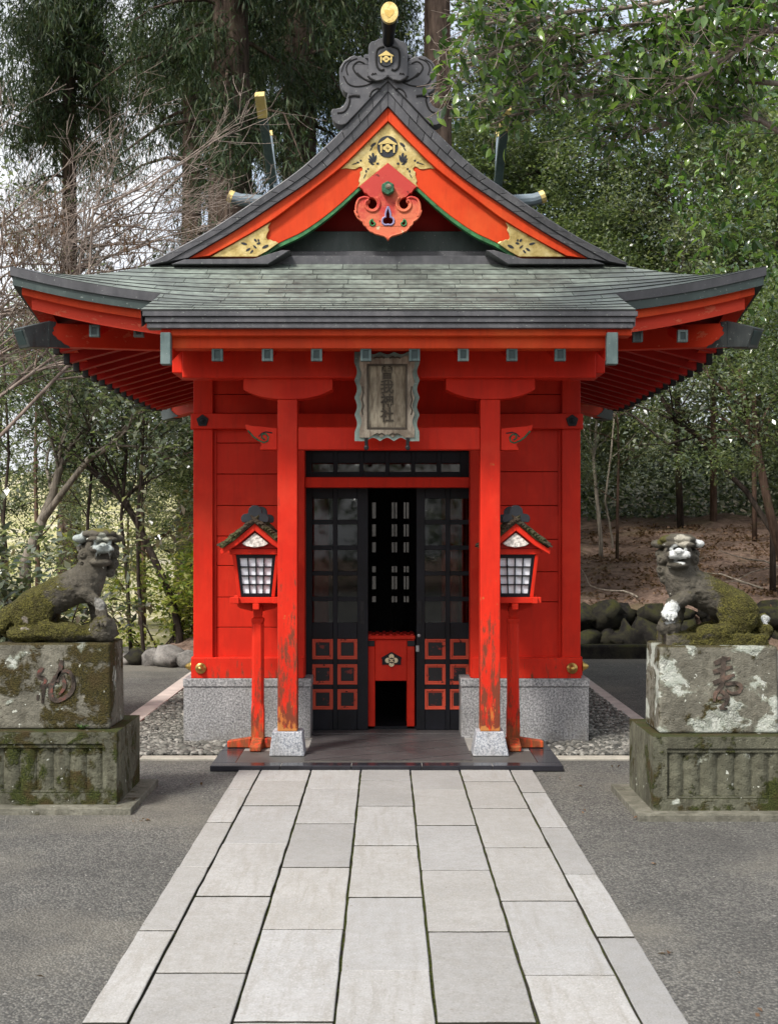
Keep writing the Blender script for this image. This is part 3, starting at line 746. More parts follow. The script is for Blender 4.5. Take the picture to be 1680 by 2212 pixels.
# a lit copper roll along the top of the verge
for s in (0, 1):
    ln = [(x, y-1.5) for x, y in outer]; ln = mir(ln) if s else ln
    hp('verge_roll', MB().tube([(G(*p, YV)[0], YV+.012, G(*p, YV)[1]) for p in ln], .011, 8), 'slate', 0, smooth=True)
def halves(name, up_, low_, y0, y1, mat, bevel=.003):
    for s in (0, 1):
        n = 24
        a = [at_frac(up_, k/n) for k in range(n+1)]; b = [at_frac(low_, k/n) for k in range(n+1)]
        poly = a + b[::-1]
        if s: poly = mir(poly)
        yield hp(name, MB().prism([G(*p, YV) for p in poly], y0, y1), mat, bevel)
list(halves('verge_board', inner, redlow, YV+.035, YV+.12, 'red_bright'))
list(halves('bargeboard', redlow, barglow, YV+.075, YV+.14, 'red_bright'))
low2 = [(x, y+9) for x, y in barglow]
list(halves('bargeboard_edge', barglow, low2, YV+.08, YV+.135, 'green', 0))
# pediment wall and the dark beam under it
YP = YV+.42
ped = [(560, 560), (620, 520), (841, 330), (1062, 520), (1122, 560)]
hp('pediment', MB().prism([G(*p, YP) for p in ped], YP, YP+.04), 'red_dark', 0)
hp('pediment_sill', MB().box(HX-.62, HX+.62, YP-.03, YP, G(0, 503, YP)[1]-.012, G(0, 503, YP)[1]+.0), 'slate', .002)
hp('pediment_beam', MB().box(HX-1.0, HX+1.0, YP-.10, YP-.031, G(0, 548, YP)[1]-.05, G(0, 506, YP)[1]), 'slate_green', .004)
hp('flashing', MB().box(HX-.78, HX+.78, YV+.22, YP-.101, G(0, 560, 9.5)[1]-.03, G(0, 541, 9.5)[1]), 'slate', .004)
hp('flashing', MB().box(HX-.82, HX+.82, YV+.12, YV+.219, G(0, 571, 9.4)[1]-.03, G(0, 551, 9.4)[1]), 'slate', .004)
for s in (0, 1):                                     # ledges under the ends of the gable
    pt = [(402, 561), (552, 559), (612, 541), (630, 541), (582, 571), (374, 571)]
    pt = mir(pt) if s else pt
    hp('gable_ledge', MB().prism([G(*p, YV-.02) for p in pt], YV-.03, YV+.20), 'slate', .003)
# gold plates with black crests and leaf cut-outs
def Zg(zx, zy): return (713.1+.1479*zx, 216.1+.1479*zy)
half = [(862, 278), (700, 430), (500, 625), (330, 790), (165, 968), (250, 957), (330, 972), (400, 967), (440, 940), (470, 932), (492, 958), (480, 990), (450, 1010), (457, 1060), (440, 1110), (430, 1150), (447, 1180), (415, 1240), (440, 1230), (640, 1065), (862, 885)]
Cx = 862.0
full = half[:-1] + [(2*Cx-x, y) for x, y in reversed(half)][:-1]
pg = hp('gold_mount', MB().prism([G(*Zg(*p), YV) for p in full], YV+.068, YV+.082), 'gold', .003)
def gpr(poly, y0, y1): return MB().prism([G(*Zg(*p), YV) for p in poly], y0, y1)
def ell(cx, cy, rx, ry, a=0, n=18): 
    return [(cx+rx*math.cos(t)*math.cos(a)-ry*math.sin(t)*math.sin(a), cy+rx*math.cos(t)*math.sin(a)+ry*math.sin(t)*math.cos(a)) for t in (2*math.pi*k/n for k in range(n))]
def drop(x0, y0, x1, y1, w, n=7):       # a leaf, pointed at the start and round at the end
    d = Vector((x1-x0, y1-y0)); L = d.length; d.normalize(); q = Vector((-d.y, d.x)); L_ = []; R_ = []
    for k in range(1, n+1):
        t = k/n; ww = w*math.sin(math.pi*min(1, t*.86+.02))**.8
        p = Vector((x0, y0))+d*L*t; L_.append(tuple(p+q*ww)); R_.append(tuple(p-q*ww))
    return [(x0, y0)] + L_ + R_[::-1]
def crest(y, parent, cx, cy, sc, f, matg='gilt'):
    def pr(poly, a, b, mat): hp('crest', MB().prism([f(cx+px*sc, cy+py*sc) for px, py in poly], y-b, y-a), mat, 0, parent)
    pr([(0, -130), (60, -85), (140, -35), (128, -22), (100, -28), (0, -44), (-100, -28), (-128, -22), (-140, -35), (-60, -85)], 0, .008, matg)
    for s in (-1, 1): pr([(s*80, -28), (s*108, -28), (s*104, 95), (s*84, 95)][::s], 0, .006, matg)
    pet = []
    for k in range(4):
        a0 = k*math.pi/2
        for t in np.linspace(-.72, .72, 7): pet.append((math.cos(a0)*40+34*math.cos(a0+t*2.1), 25+math.sin(a0)*33+28*math.sin(a0+t*2.1)))
    pr(pet, 0, .006, matg)
    pr([(0+26*math.cos(a)*(1 if i % 2 == 0 else .55), 25+26*math.sin(a)*(1 if i % 2 == 0 else .55)) for i, a in enumerate(np.arange(8)*math.pi/4)], .006, .0075, 'navy')
    pr(ell(0, 25, 9, 9), .0075, .010, matg)
fz = lambda x, y: G(*Zg(x, y), YV)
cd = hp('crest_disc', gpr(ell(858, 642, 153, 160, 0, 36), YV+.062, YV+.068), 'navy', .002, pg)
crest(YV+.062, pg, 858, 642, 1.0, fz)
def orn(polys, parent, y=YV+.068):
    for s in (0, 1):
        for p in polys:
            q = [(2*Cx-a, b) for a, b in p] if s else p
            hp('cutout', gpr(q, y-.003, y+.001), 'navy', 0, parent)
orn([drop(690, 580, 612, 640, 20), drop(640, 640, 598, 700, 9), drop(660, 880, 640, 730, 22), drop(650, 880, 590, 765, 17), drop(640, 885, 575, 815, 14), drop(645, 895, 580, 855, 13), drop(665, 900, 610, 895, 12),
     drop(672, 870, 690, 765, 16), ell(712, 890, 20, 17), ell(465, 845, 16, 14), ell(423, 873, 20, 14), drop(330, 905, 410, 880, 7), ell(572, 968, 16, 14), ell(543, 1003, 15, 19), drop(505, 1110, 540, 1040, 7)], pg)
def Ze(zx, zy): return (378.2+.5143*zx, 189.1+.5143*zy)
ends = [(150, 704), (405, 557), (394, 578), (398, 592), (390, 606), (386, 622), (392, 632), (404, 630), (414, 636), (426, 638), (438, 646), (392, 678), (345, 704)]
for s in (0, 1):
    pts = [Ze(*p) for p in ends]; pts = mir(pts) if s else pts
    ge = hp('gold_mount', MB().prism([G(*p, YV) for p in pts], YV+.056, YV+.072), 'gold', .003)
    for p in (drop(278, 645, 305, 652, 5), drop(335, 628, 345, 640, 5), drop(300, 680, 318, 668, 5), drop(318, 690, 330, 676, 4), drop(345, 650, 362, 645, 5), drop(368, 668, 395, 655, 6), drop(330, 655, 345, 668, 4), drop(352, 628, 354, 640, 4)):
        q = [Ze(*k) for k in p]; q = mir(q) if s else q
        hp('cutout', MB().prism([G(*k, YV) for k in q], YV+.053, YV+.058), 'navy', 0, ge)
# pendant
lh = [(865, 893), (640, 1080), (440, 1245), (462, 1258), (490, 1278), (505, 1310), (520, 1334), (550, 1340), (575, 1370), (600, 1396), (640, 1404), (675, 1425), (700, 1462), (702, 1500), (688, 1540), (655, 1566), (620, 1570), (588, 1552), (570, 1520), (566, 1492), (580, 1478), (598, 1474), (600, 1445), (588, 1412), (560, 1392), (520, 1384), (470, 1392), (425, 1420), (395, 1470), (380, 1530), (380, 1590), (395, 1650), (425, 1705), (465, 1738), (500, 1752), (505, 1785), (520, 1810), (550, 1825), (560, 1850), (580, 1870), (600, 1895), (640, 1905), (665, 1925), (710, 1938), (760, 1952), (810, 1965), (845, 1990), (865, 2030)]
fullg = lh + [(2*865-x, y) for x, y in reversed(lh[1:-1])]
yg0, yg1 = YV+.04, YV+.09
tre = [(865, 1535), (842, 1590), (826, 1650), (832, 1690), (800, 1698), (780, 1730), (782, 1775), (810, 1803), (840, 1806), (865, 1800)]
tre = tre + [(2*865-x, y) for x, y in reversed(tre[1:-1])]
sm = [(632, 1722), (610, 1738), (598, 1770), (605, 1805), (635, 1820), (665, 1808), (675, 1780), (660, 1768), (645, 1760), (640, 1738)]
sm2 = [(2*865-x, y) for x, y in reversed(sm)]
pe = hp('gable_pendant', MB().prism([fz(*p) for p in fullg], yg0, yg1, [[fz(*p) for p in k] for k in (tre, sm, sm2)]), 'gegyo', .003)
def rim(poly, rad, mat, closed=True):
    p = poly + [poly[0]] if closed else poly
    hp('rim', MB().tube([(fz(*q)[0], yg0-.001, fz(*q)[1]) for q in p], rad, 7, not closed), mat, 0, pe, smooth=True)
rim(tre, .0075, 'lilac'); rim(sm, .006, 'green'); rim(sm2, .006, 'green')
sc_ = [(700, 1400), (735, 1455), (738, 1520), (705, 1580), (650, 1605), (590, 1595), (545, 1555), (530, 1505), (545, 1460), (580, 1440)]
for q in (sc_, [(2*865-x, y) for x, y in sc_]): rim(cubic(q, 3), .010, 'gegyo', False)
sc2 = [(590, 1425), (545, 1400), (480, 1408), (430, 1440), (400, 1520), (398, 1600), (430, 1690)]
for q in (sc2, [(2*865-x, y) for x, y in sc2]): rim(cubic(q, 3), .009, 'gegyo', False)
sc3 = lh[30:]
for q in (sc3, [(2*865-x, y-2) for x, y in sc3]): rim(q, .007, 'gegyo', False)
hx_ = [(862+104*math.sin(k*math.pi/3), 1285+104*math.cos(k*math.pi/3)) for k in range(6)]
bo = hp('hexagon_boss', MB().prism([fz(*p) for p in hx_], yg0-.05, yg0), 'green_dark', .006, pe)
cxz = fz(868, 1268)
hp('boss_flower', MB().lathe((cxz[0], yg0-.05, cxz[1]), (0,-1,0), [(0, .020), (.006, .017), (.008, .010), (.016, .009), (.017, .003)], 9), 'plaque_frame', 0, pe)
# ridge and its crowning ornament
zr = G(841, 170, YV)[1]
hp('ridge', MB().box(HX-.13, HX+.13, YV+.10, Y1-(YV-Y0)-.05, zr-.12, zr+.16), 'slate', .01)
hp('ridge_cap', MB().box(HX-.17, HX+.17, YV+.08, Y1-(YV-Y0)-.03, zr+.161, zr+.20), 'slate', .01)
def Zo(zx, zy): return (648.3+.2251*zx, .2251*zy)
YO = YV-.02
oh = [(855, 384), (800, 378), (762, 386), (735, 405), (700, 412), (678, 432), (668, 470), (668, 596), (652, 570), (610, 548), (600, 532), (570, 540), (530, 530), (490, 545), (470, 562), (436, 580), (415, 612), (392, 650), (386, 700), (392, 750), (390, 790), (408, 830), (420, 862), (445, 884), (470, 892), (462, 930), (450, 972), (430, 1010), (400, 1032), (360, 1042), (322, 1044), (308, 1075), (318, 1120), (328, 1155), (350, 1180), (380, 1194), (420, 1198), (455, 1186), (490, 1150), (700, 930), (855, 775)]
ox = 855.0
ofull = oh + [(2*ox-x, y) for x, y in reversed(oh[1:-1])]
fo = lambda x, y: G(*Zo(x, y), YO)
on = hp('ridge_end_ornament', MB().prism([fo(*p) for p in ofull], YO+.0, YO+.13), 'slate', .008, seg=2)
ch = [(855, 384), (800, 378), (762, 386), (735, 405), (700, 412), (678, 432), (668, 470), (666, 620), (668, 740), (690, 765), (740, 790), (800, 785), (855, 745)]
hp('crown_plate', MB().prism([fo(*p) for p in ch + [(2*ox-x, y) for x, y in reversed(ch[1:-1])]], YO-.03, YO), 'slate', .006, on)
def groove(pts, rad=.006, y=YO, mat='gap'):
    for s in (0, 1):
        q = [(2*ox-x, yy) for x, yy in pts] if s else pts
        hp('groove', MB().tube([(fo(*k)[0], y, fo(*k)[1]) for k in cubic(q, 3)], rad, 6), mat, 0, on)
groove([(585, 740), (545, 700), (520, 650), (540, 610), (580, 590), (630, 610)], .006)
groove([(560, 700), (600, 740), (660, 775), (710, 790)], .007)
groove([(470, 720), (455, 650), (490, 590), (560, 560)], .005)
groove([(430, 730), (470, 800), (540, 830), (640, 820), (715, 790)], .006)
groove([(410, 690), (440, 610), (500, 570)], .004)
groove([(370, 1085), (430, 1075), (470, 1030), (490, 960), (480, 930)], .007)
groove([(480, 930), (530, 920), (585, 925)], .010)
groove([(680, 930), (700, 880), (750, 850), (790, 860)], .006)
groove([(800, 780), (740, 790), (690, 770), (660, 745)], .006, YO-.028)
groove([(820, 680), (790, 690), (755, 660), (742, 590), (745, 520), (765, 480), (820, 462)], .008, YO-.031)
groove([(700, 735), (710, 718), (722, 728), (735, 716), (745, 728)], .004, YO-.031)
dd = [fo(*p) for p in ell(838, 570, 80, 84, 0, 28)]
hp('crest_disc', MB().prism(dd, YO-.040, YO-.03), 'navy', .002, on)
crest(YO-.040, on, 838, 575, .52, fo)
# the projecting cylinder on top, gilt on its end
c0 = Vector((fo(858, 440)[0], YO+.02, fo(858, 440)[1])); ye = YO-.26
c1 = Vector((G(*Zo(868, 138), ye)[0], ye, G(*Zo(868, 138), ye)[1]))
ax = (c1-c0)
hp('crown_cylinder', MB().tube([c0 - ax*.15, c0, c0+ax*.5, c1], [.036, .037, .044, .060], 24), 'black', 0, on, smooth=False)
nrm = Vector((0, -1, -.10)).normalized()
ring_ = []
ua = Vector((1, 0, 0)); va = nrm.cross(ua)
def disc(cc, rx, rz, th, name, mat, n=30, shape=None):
    pts = shape or [(rx*math.cos(2*math.pi*k/n), rz*math.sin(2*math.pi*k/n)) for k in range(n)]
    n = len(pts); vs = [cc + ua*a + Vector((0, .1, 1)).normalized()*b for a, b in pts]; vs += [v + nrm*th for v in vs]
    return hp(name, MB().add(vs, [tuple(range(n)), tuple(range(2*n-1, n-1, -1))] + [(i, i+n, (i+1) % n+n, (i+1) % n) for i in range(n)]), mat, 0, on)
disc(c1 + nrm*.002 + Vector((0, 0, .0)), .058, .074, .05, 'cylinder_end', 'gold')
heart = [(.026*math.sin(t)**3*1.15, -.004+.028*(.9*math.cos(t)-.36*math.cos(2*t)-.12*math.cos(3*t))) for t in (2*math.pi*k/30 for k in range(30))]
heart = [(a*1.15, b*1.1) for a, b in heart]
disc(c1 + nrm*.052, 0, 0, .002, 'heart', 'brass', shape=heart)

# ================================================================== name plaque under the porch eave
def text_mesh(body, size, depth):
    cu = bpy.data.curves.new('lettering', 'FONT'); cu.body = body; cu.size = size; cu.extrude = depth; cu.align_x = 'CENTER'; cu.offset = size*.018
    o = bpy.data.objects.new('lettering', cu); C.objects.link(o)
    dg = bpy.context.evaluated_depsgraph_get(); me = bpy.data.meshes.new_from_object(o.evaluated_get(dg))
    V = [tuple(v.co) for v in me.vertices]; Fs = [tuple(p.vertices) for p in me.polygons]
    bpy.data.objects.remove(o); bpy.data.curves.remove(cu); bpy.data.meshes.remove(me); return V, Fs
YQ = 8.62
x0, x1 = XP(766, YQ), XP(905.5, YQ); pw = x1-x0; ph = ZP(757, 8.52)-ZP(953, YQ)
pl = thing('name_plaque', 'weathered wooden name plaque with scalloped frame hanging under the porch eave', 'plaque', ((x0+x1)/2, YQ, ZP(953, YQ)))
pl.rotation_euler = (R(11), 0, 0)
OFF[pl.as_pointer()] = Vector((0, 0, 0))          # built in its own frame: x across, z up, y into the board
hw = pw/2
def wavy(n_lob, length, amp, flat0, flat1):      # offsets along one edge of the scalloped frame
    out = []
    for k in range(61):
        t = k/60; s = (t-flat0)/(1-flat0-flat1)
        out.append((t*length, 0 if s <= 0 or s >= 1 else -amp*(.5-.5*math.cos(2*math.pi*n_lob*s))**.6))
    return out
L_ = wavy(4, ph, .016, .10, .12); B_ = wavy(3, pw, .022, .18, .18)
def scallop(sc):
    pts = [(-hw+t, -o) for t, o in B_] + [(hw+o, t) for t, o in L_[1:]] + [(hw-t, ph+o*.7) for t, o in B_[1:]] + [(-hw-o, ph-t) for t, o in reversed([(ph-a, b) for a, b in L_][1:-1])]
    cx, cz = 0, ph/2
    return [(cx+(x-cx)*sc[0], cz+(z-cz)*sc[1]) for x, z in pts]
inx, inz0, inz1 = .62*hw, .135*ph, .868*ph
win = [(-inx, inz0), (inx, inz0), (inx, inz1), (-inx, inz1)]
MB().prism(scallop((1, 1)), 0.0, .035, [win]).build('frame', M['plaque_edge'], pl, .004)
MB().prism(scallop((.85, .915)), -.006, .0, [win]).build('frame_face', M['plaque_frame'], pl, .003)
MB().box(-inx, inx, .008, .03, inz0, inz1).build('board', M['plaque'], pl)
fr_ = MB(); t = .012
fr_.box(-inx, inx, -.009, .010, inz0, inz0+t).box(-inx, inx, -.009, .010, inz1-t, inz1).box(-inx, -inx+t, -.0085, .010, inz0+t, inz1-t).box(inx-t, inx, -.0085, .010, inz0+t, inz1-t)
fr_.build('inner_moulding', M['carving'], pl, .002)
ch_h = (inz1-inz0)*.87/4
zc = inz1 - .012 - ch_h*.98
for chz in '曽我神社':
    V, Fs = text_mesh(chz, ch_h*1.02, .004)
    xs_ = [v[0] for v in V]; mx = (min(xs_)+max(xs_))/2
    mbt = MB().add([((v[0]-mx)*.92, .006-v[2], zc+v[1]+.012) for v in V], [f[::-1] for f in Fs])
    mbt.build('character', M['carving'], pl); zc -= ch_h
for s in (-1, 1):                                 # carved clouds on the frame face
    for z, f in ((.055*ph*1.3, 1), (.93*ph, .6)):
        MB().tube(cubic_pts := [Vector((s*a, -.007, z+b*f)) for a, b in ((.015, .0), (.035, .012), (.05, .004), (.065, .010), (.085, .0))], .0045, 6).build('carved_cloud', M['carving'], pl)
    MB().tube([Vector((s*(hw*.74+a), -.007, ph*b)) for a, b in ((0, .30), (.008, .35), (-.004, .40), (.006, .47), (-.003, .55), (.004, .62))], .0045, 6).build('carved_cloud', M['carving'], pl)
for s in (-1, 1):
    MB().box(s*hw*.64-.011, s*hw*.64+.011, -.012, .05, -.045, .025).build('bracket', M['iron'], pl, .004)
    MB().lathe((s*hw*.64, -.004, -.042), (0, -1, 0), [(-.03, .016), (.012, .016), (.018, .010)], 12).build('bracket', M['iron'], pl)

# ================================================================== offertory box between the doors
YX = 9.90
bx0, bx1 = XP(793, YX), XP(895.5, YX); zt_ = ZP(1371, YX); zb_ = .052
ob = thing('offertory_box', 'red offertory box with a flower crest, standing in the open doorway', 'offering box', ((bx0+bx1)/2, YX, .05))
lw = (bx1-bx0)*.165
for a, b in ((bx0, bx0+lw), (bx1-lw, bx1)):
    MB().box(a, b, YX, YX+.05, zb_, zt_-.035).build('leg', M['red'], ob, .004); MB().box(a, b, YX+.26, YX+.31, zb_, zt_-.035).build('leg', M['red'], ob, .004)
MB().box(bx0+lw+.001, bx1-lw-.001, YX+.006, YX+.03, ZP(1471, YX), zt_-.036).build('front_panel', M['red'], ob, .003)
MB().box(bx0+lw+.001, bx1-lw-.001, YX+.27, YX+.295, ZP(1471, YX), zt_-.036).build('back_panel', M['red'], ob, .003)
MB().box(bx0+.004, bx1-.004, YX+.031, YX+.269, ZP(1471, YX)-.0, ZP(1471, YX)+.02).build('bottom_board', M['red'], ob)
MB().box(bx0-.004, bx1+.004, YX-.012, YX+.05, zt_-.034, zt_-.006).build('rim', M['red'], ob, .004)
MB().box(bx0-.004, bx1+.004, YX+.28, YX+.32, zt_-.034, zt_-.006).build('rim', M['red'], ob, .004)
for k in range(7):
    x = bx0+.02+k*(bx1-bx0-.04)/6
    MB().beam((x, YX-.008, zt_-.004), (x, YX+.30, zt_-.004), .026, .02).build('slat', M['red_dark'], ob, .003)
for a in (bx0, bx1-lw*.9): MB().box(a-.003, a+lw*.9+.003, YX-.007, YX, ZP(1396, YX), ZP(1384, YX)).build('corner_mount', M['iron'], ob, .002)
ccx, ccz = XP(845.5, YX), ZP(1421, YX)
cs = .00035
hs = [(-215, 55), (-212, 72), (-200, 78), (-198, 200), (198, 200), (200, 78), (212, 72), (215, 55), (0, -70)]
MB().prism([(ccx+a*cs, ccz-b*cs+.02) for a, b in hs][::-1], YX-.004, YX+.006).build('crest_house', M['black'], ob, .001)
fy = ccz - 110*cs + .02
for k in range(4):
    a = k*math.pi/2
    MB().prism([(ccx+.028*math.cos(a)+.0195*math.cos(t), fy+.028*math.sin(a)+.0195*math.sin(t)) for t in (2*math.pi*j/16 for j in range(16))], YX-.010, YX-.004).build('crest_petal', M['cream'], ob, .002)
MB().lathe((ccx, YX-.0105, fy), (0, -1, 0), [(0, .021), (.002, .021), (.003, .017)], 16).build('crest_heart', M['iron'], ob)
for k in range(5):
    a = k*2*math.pi/5+.3; rr = 0 if k == 4 else .0105; a = k*math.pi/2+.78
    MB().lathe((ccx+rr*math.cos(a), YX-.0135, fy+rr*math.sin(a)), (0, -1, 0), [(0, .006), (.003, .004)], 10).build('crest_heart', M['cream'], ob)

# ================================================================== lanterns on posts
def lantern(xc, yc, label, zb):
    t = thing('post_lantern', label, 'lantern', (xc, yc, zb), 'red lanterns beside the porch columns')
    o = Vector((xc, yc, zb)); B = lambda mb, n, m, par=t, bev=.003, **k: mb.build(n, M[m], par, bev, **k)
    def bx(x0, x1, y0, y1, z0, z1, mb=None): return (mb or MB()).box(xc+x0, xc+x1, yc+y0, yc+y1, zb+z0, zb+z1)
    for a, b, w in (((-.205, 0), (.205, 0), 0), ((0, -.19), (0, .19), 1)):       # crossed feet, tapered to the ends
        h = .037
        if not w:
            for s in (-1, 1):
                m_ = MB().hexa([(xc+s*.205, yc-h, zb+.002), (xc+s*.045, yc-h, zb+.002), (xc+s*.045, yc+h, zb+.002), (xc+s*.205, yc+h, zb+.002)][::(1 if s < 0 else -1)],
                               [(xc+s*.205, yc-h, zb+.046), (xc+s*.045, yc-h, zb+.070), (xc+s*.045, yc+h, zb+.070), (xc+s*.205, yc+h, zb+.046)][::(1 if s < 0 else -1)])
                B(m_, 'foot', 'red_foot', bev=.005)
        else:
            for s in (-1, 1):
                m_ = MB().hexa([(xc-h, yc+s*.20, zb+.002), (xc+h, yc+s*.20, zb+.002), (xc+h, yc+s*.0415, zb+.002), (xc-h, yc+s*.0415, zb+.002)][::(1 if s < 0 else -1)],
                               [(xc-h, yc+s*.20, zb+.036), (xc+h, yc+s*.20, zb+.036), (xc+h, yc+s*.0415, zb+.075), (xc-h, yc+s*.0415, zb+.075)][::(1 if s < 0 else -1)])
                B(m_, 'foot', 'red_foot', bev=.005)
    # chamfered post: square below, octagonal above
    sq = lambda h, c, z: [(xc+a, yc+b, zb+z) for a, b in ((-h+c, -h), (h-c, -h), (h, -h+c), (h, h-c), (h-c, h), (-h+c, h), (-h, h-c), (-h, -h+c))]
    lv = [sq(.043, .001, .0), sq(.043, .001, .24), sq(.040, .016, .30), sq(.038, .016, .84), sq(.041, .004, .86), sq(.041, .004, .875), sq(.026, .004, .885), sq(.030, .004, .92), sq(.034, .004, .955)]
    mb = MB(); vs = [v for l in lv for v in l]; fs = [(i*8+k, i*8+(k+1) % 8, (i+1)*8+(k+1) % 8, (i+1)*8+k) for i in range(len(lv)-1) for k in range(8)]
    B(mb.add(vs, fs + [tuple(range(7, -1, -1)), tuple(range(len(vs)-8, len(vs)))]), 'post', 'red_foot', bev=0)
    # tray with crossed arms
    for s in (-1, 1):
        pr = [(.0, .952), (.145, .952), (.150, .975), (.146, 1.0), (.0, 1.0), (-.0, .97)]
        arm = [(xc+s*a, zb+z) for a, z in [(.036, .925), (.12, .945), (.143, .962), (.143, .985), (.036, .985)]]
        B(MB().prism(arm, yc-.022, yc+.022), 'arm', 'red_little')
    B(bx(-.022, .022, -.15, .15, .942, .984), 'arm', 'red_little', bev=.004)
    for s in (-1, 1):
        B(bx(-.175, .175, min(s*.105, s*.145), max(s*.105, s*.145), .986, 1.026), 'tray_rail', 'red_little')
        B(bx(min(s*.150, s*.112), max(s*.150, s*.112), -.165, .165, .9845, 1.0275), 'tray_rail', 'red_little')
        B(bx(-.172, .172, min(s*.125, s*.165), max(s*.125, s*.165), 1.312, 1.352), 'head_rail', 'red_little')
        B(bx(min(s*.130, s*.168), max(s*.130, s*.168), -.155, .155, 1.3105, 1.3505), 'head_rail', 'red_little')
    B(bx(-.112, .112, -.105, .105, 1.0, 1.02), 'tray', 'red_little', bev=0)
    # lamp box wider at the top
    zb0, zt0, hb, ht = 1.027, 1.335, .113, .148
    def lerpx(z): return hb + (ht-hb)*(z-zb0)/(zt0-zb0)
    def slab(s0, s1, z0, z1, face, d0, d1):      # bar on a sloping face; s as a share of the half width
        q = []
        for z in (z0, z1):
            h = lerpx(z)
            for s, d in ((s0, d0), (s1, d0), (s1, d1), (s0, d1)):
                dd = h + d
                q.append({'f': (xc+s*h, yc-dd, zb+z), 'b': (xc-s*h, yc+dd, zb+z), 'l': (xc-dd, yc-s*h, zb+z), 'r': (xc+dd, yc+s*h, zb+z)}[face])
        return q[:4], q[4:]
    post = MB()
    for sx in (-1, 1):
        for sy in (-1, 1):
            c = lambda z, e: (xc+sx*(lerpx(z)+e), yc+sy*(lerpx(z)+e))
            b_, t_ = [], []
            for lst, z in ((b_, zb0), (t_, zt0)):
                h = lerpx(z); a0, a1 = h-.012, h+.012
                xs = sorted((sx*a0, sx*a1)); ys = sorted((sy*a0, sy*a1))
                for x, y in ((xs[0], ys[0]), (xs[1], ys[0]), (xs[1], ys[1]), (xs[0], ys[1])): lst.append((xc+x, yc+y, zb+z))
            B(MB().hexa(b_, t_), 'corner_post', 'red_little')
    pap = MB().hexa([(xc-hb*.9, yc-hb*.9, zb+zb0), (xc+hb*.9, yc-hb*.9, zb+zb0), (xc+hb*.9, yc+hb*.9, zb+zb0), (xc-hb*.9, yc+hb*.9, zb+zb0)],
                    [(xc-ht*.9, yc-ht*.9, zb+zt0), (xc+ht*.9, yc-ht*.9, zb+zt0), (xc+ht*.9, yc+ht*.9, zb+zt0), (xc-ht*.9, yc+ht*.9, zb+zt0)])
    B(pap, 'paper', 'paper', bev=0)
    for face in 'fblr':
        mb = MB(); e = .10
        z0, z1 = zb0+.002, zt0-.025
        def bar(s0, s1, a, b, d0=-.012, d1=.004):
            bo, to = slab(s0, s1, a, b, face, d0, d1); mb.hexa(bo[::-1], to[::-1])
        bar(-.90, -.76, z0, z1, -.012, .006); bar(.76, .90, z0, z1, -.012, .006); bar(-.76, .76, z0, z0+.022, -.012, .0055); bar(-.76, .76, z1-.022, z1, -.012, .0055)
        for k in (-.38, 0, .38): bar(k-.028, k+.028, z0+.022, z1-.022)
        for k in (.25, .5, .75):
            zz = z0+.022+(z1-z0-.044)*k; bar(-.76, .76, zz-.004, zz+.004, -.012, .003)
        B(mb, 'lattice', 'black', bev=0)
    # roof
    apx = 1.535
    for s in (-1, 1):
        pts = [(0, apx-.012), (.06, apx-.062), (.13, apx-.122), (.215, apx-.178)]
        mb = MB(); th = .030
        for y0, y1, q in ((-.235, .235, 0),):
            poly = [(xc+s*a, zb+z) for a, z in pts] + [(xc+s*a, zb+z+th*(1.1 if a < .2 else .8)) for a, z in reversed(pts)]
            if s < 0: poly = poly[::-1]
            n = len(poly); segs = 24; vs = []; rr = random.Random(int(100*abs(xc))+s)
            for k in range(segs+1):
                y = yc+y0+(y1-y0)*k/segs
                for i, (a, z) in enumerate(poly): vs.append((a+rr.uniform(-.004, .004), y, z+rr.uniform(-.005, .005)))
            fs = [(k*n+i, k*n+(i+1) % n, (k+1)*n+(i+1) % n, (k+1)*n+i) for k in range(segs) for i in range(n)]
            mb.add(vs, fs + [tuple(range(n))[::-1], tuple(segs*n+i for i in range(n))])
        for k in range(16):                       # ragged bark ends along the eave and verge
            y = yc-.235+.47*k/15
            a, z = xc+s*.213, zb+apx-.178+.012
            mb.beam((a-s*.06, y, z+.045), (a+s*rr.uniform(.006, .030), y+rr.uniform(-.01, .01), z-rr.uniform(.0, .012)), .028, .012)
        for k in range(13):
            q = (k+.5)/13; a = xc+s*.215*q; z = zb+apx-.012-.17*q+.012
            mb.beam((a-s*.03, yc-.20, z+.045), (a+s*.012, yc-.235-rr.uniform(0, .016), z+rr.uniform(-.004, .012)), .03, .012)
            mb.beam((a-s*.035, yc-.19+rr.uniform(0, .3), z+.036), (a+s*.03, yc-.19+rr.uniform(0, .3), z+.004), .05, .014)
        B(mb, 'roof', 'bark_roof', bev=0)
        for sy in (-1, 1):
            br = [(xc+s*a, zb+z) for a, z in [(0, apx-.014), (.06, apx-.064), (.13, apx-.124), (.232, apx-.196), (.222, apx-.222), (.12, apx-.162), (.055, apx-.108), (0, apx-.064)]]
            ya = yc+sy*.212
            B(MB().prism(br if s > 0 else br[::-1], ya-.010, ya+.010), 'bargeboard', 'red_little')
    for sy in (-1, 1):
        gp = [(xc+a, zb+z) for a, z in [(0, apx-.078), (-.05, apx-.118), (-.088, apx-.150), (-.06, apx-.166), (0, apx-.176), (.06, apx-.166), (.088, apx-.150), (.05, apx-.118)]]
        B(MB().prism(gp, yc+sy*.196-.008, yc+sy*.196+.008), 'gable_carving', 'whitewash')
        B(MB().prism([(xc-.15, zb+1.353), (xc+.15, zb+1.353), (xc, zb+apx-.05)], yc+sy*.172-.006, yc+sy*.172+.006), 'gable', 'red_dark', bev=0)
    rd = MB().box(xc-.03, xc+.03, yc-.20, yc+.20, zb+apx+.012, zb+apx+.05); B(rd, 'ridge', 'black', bev=.006)
    tf = []
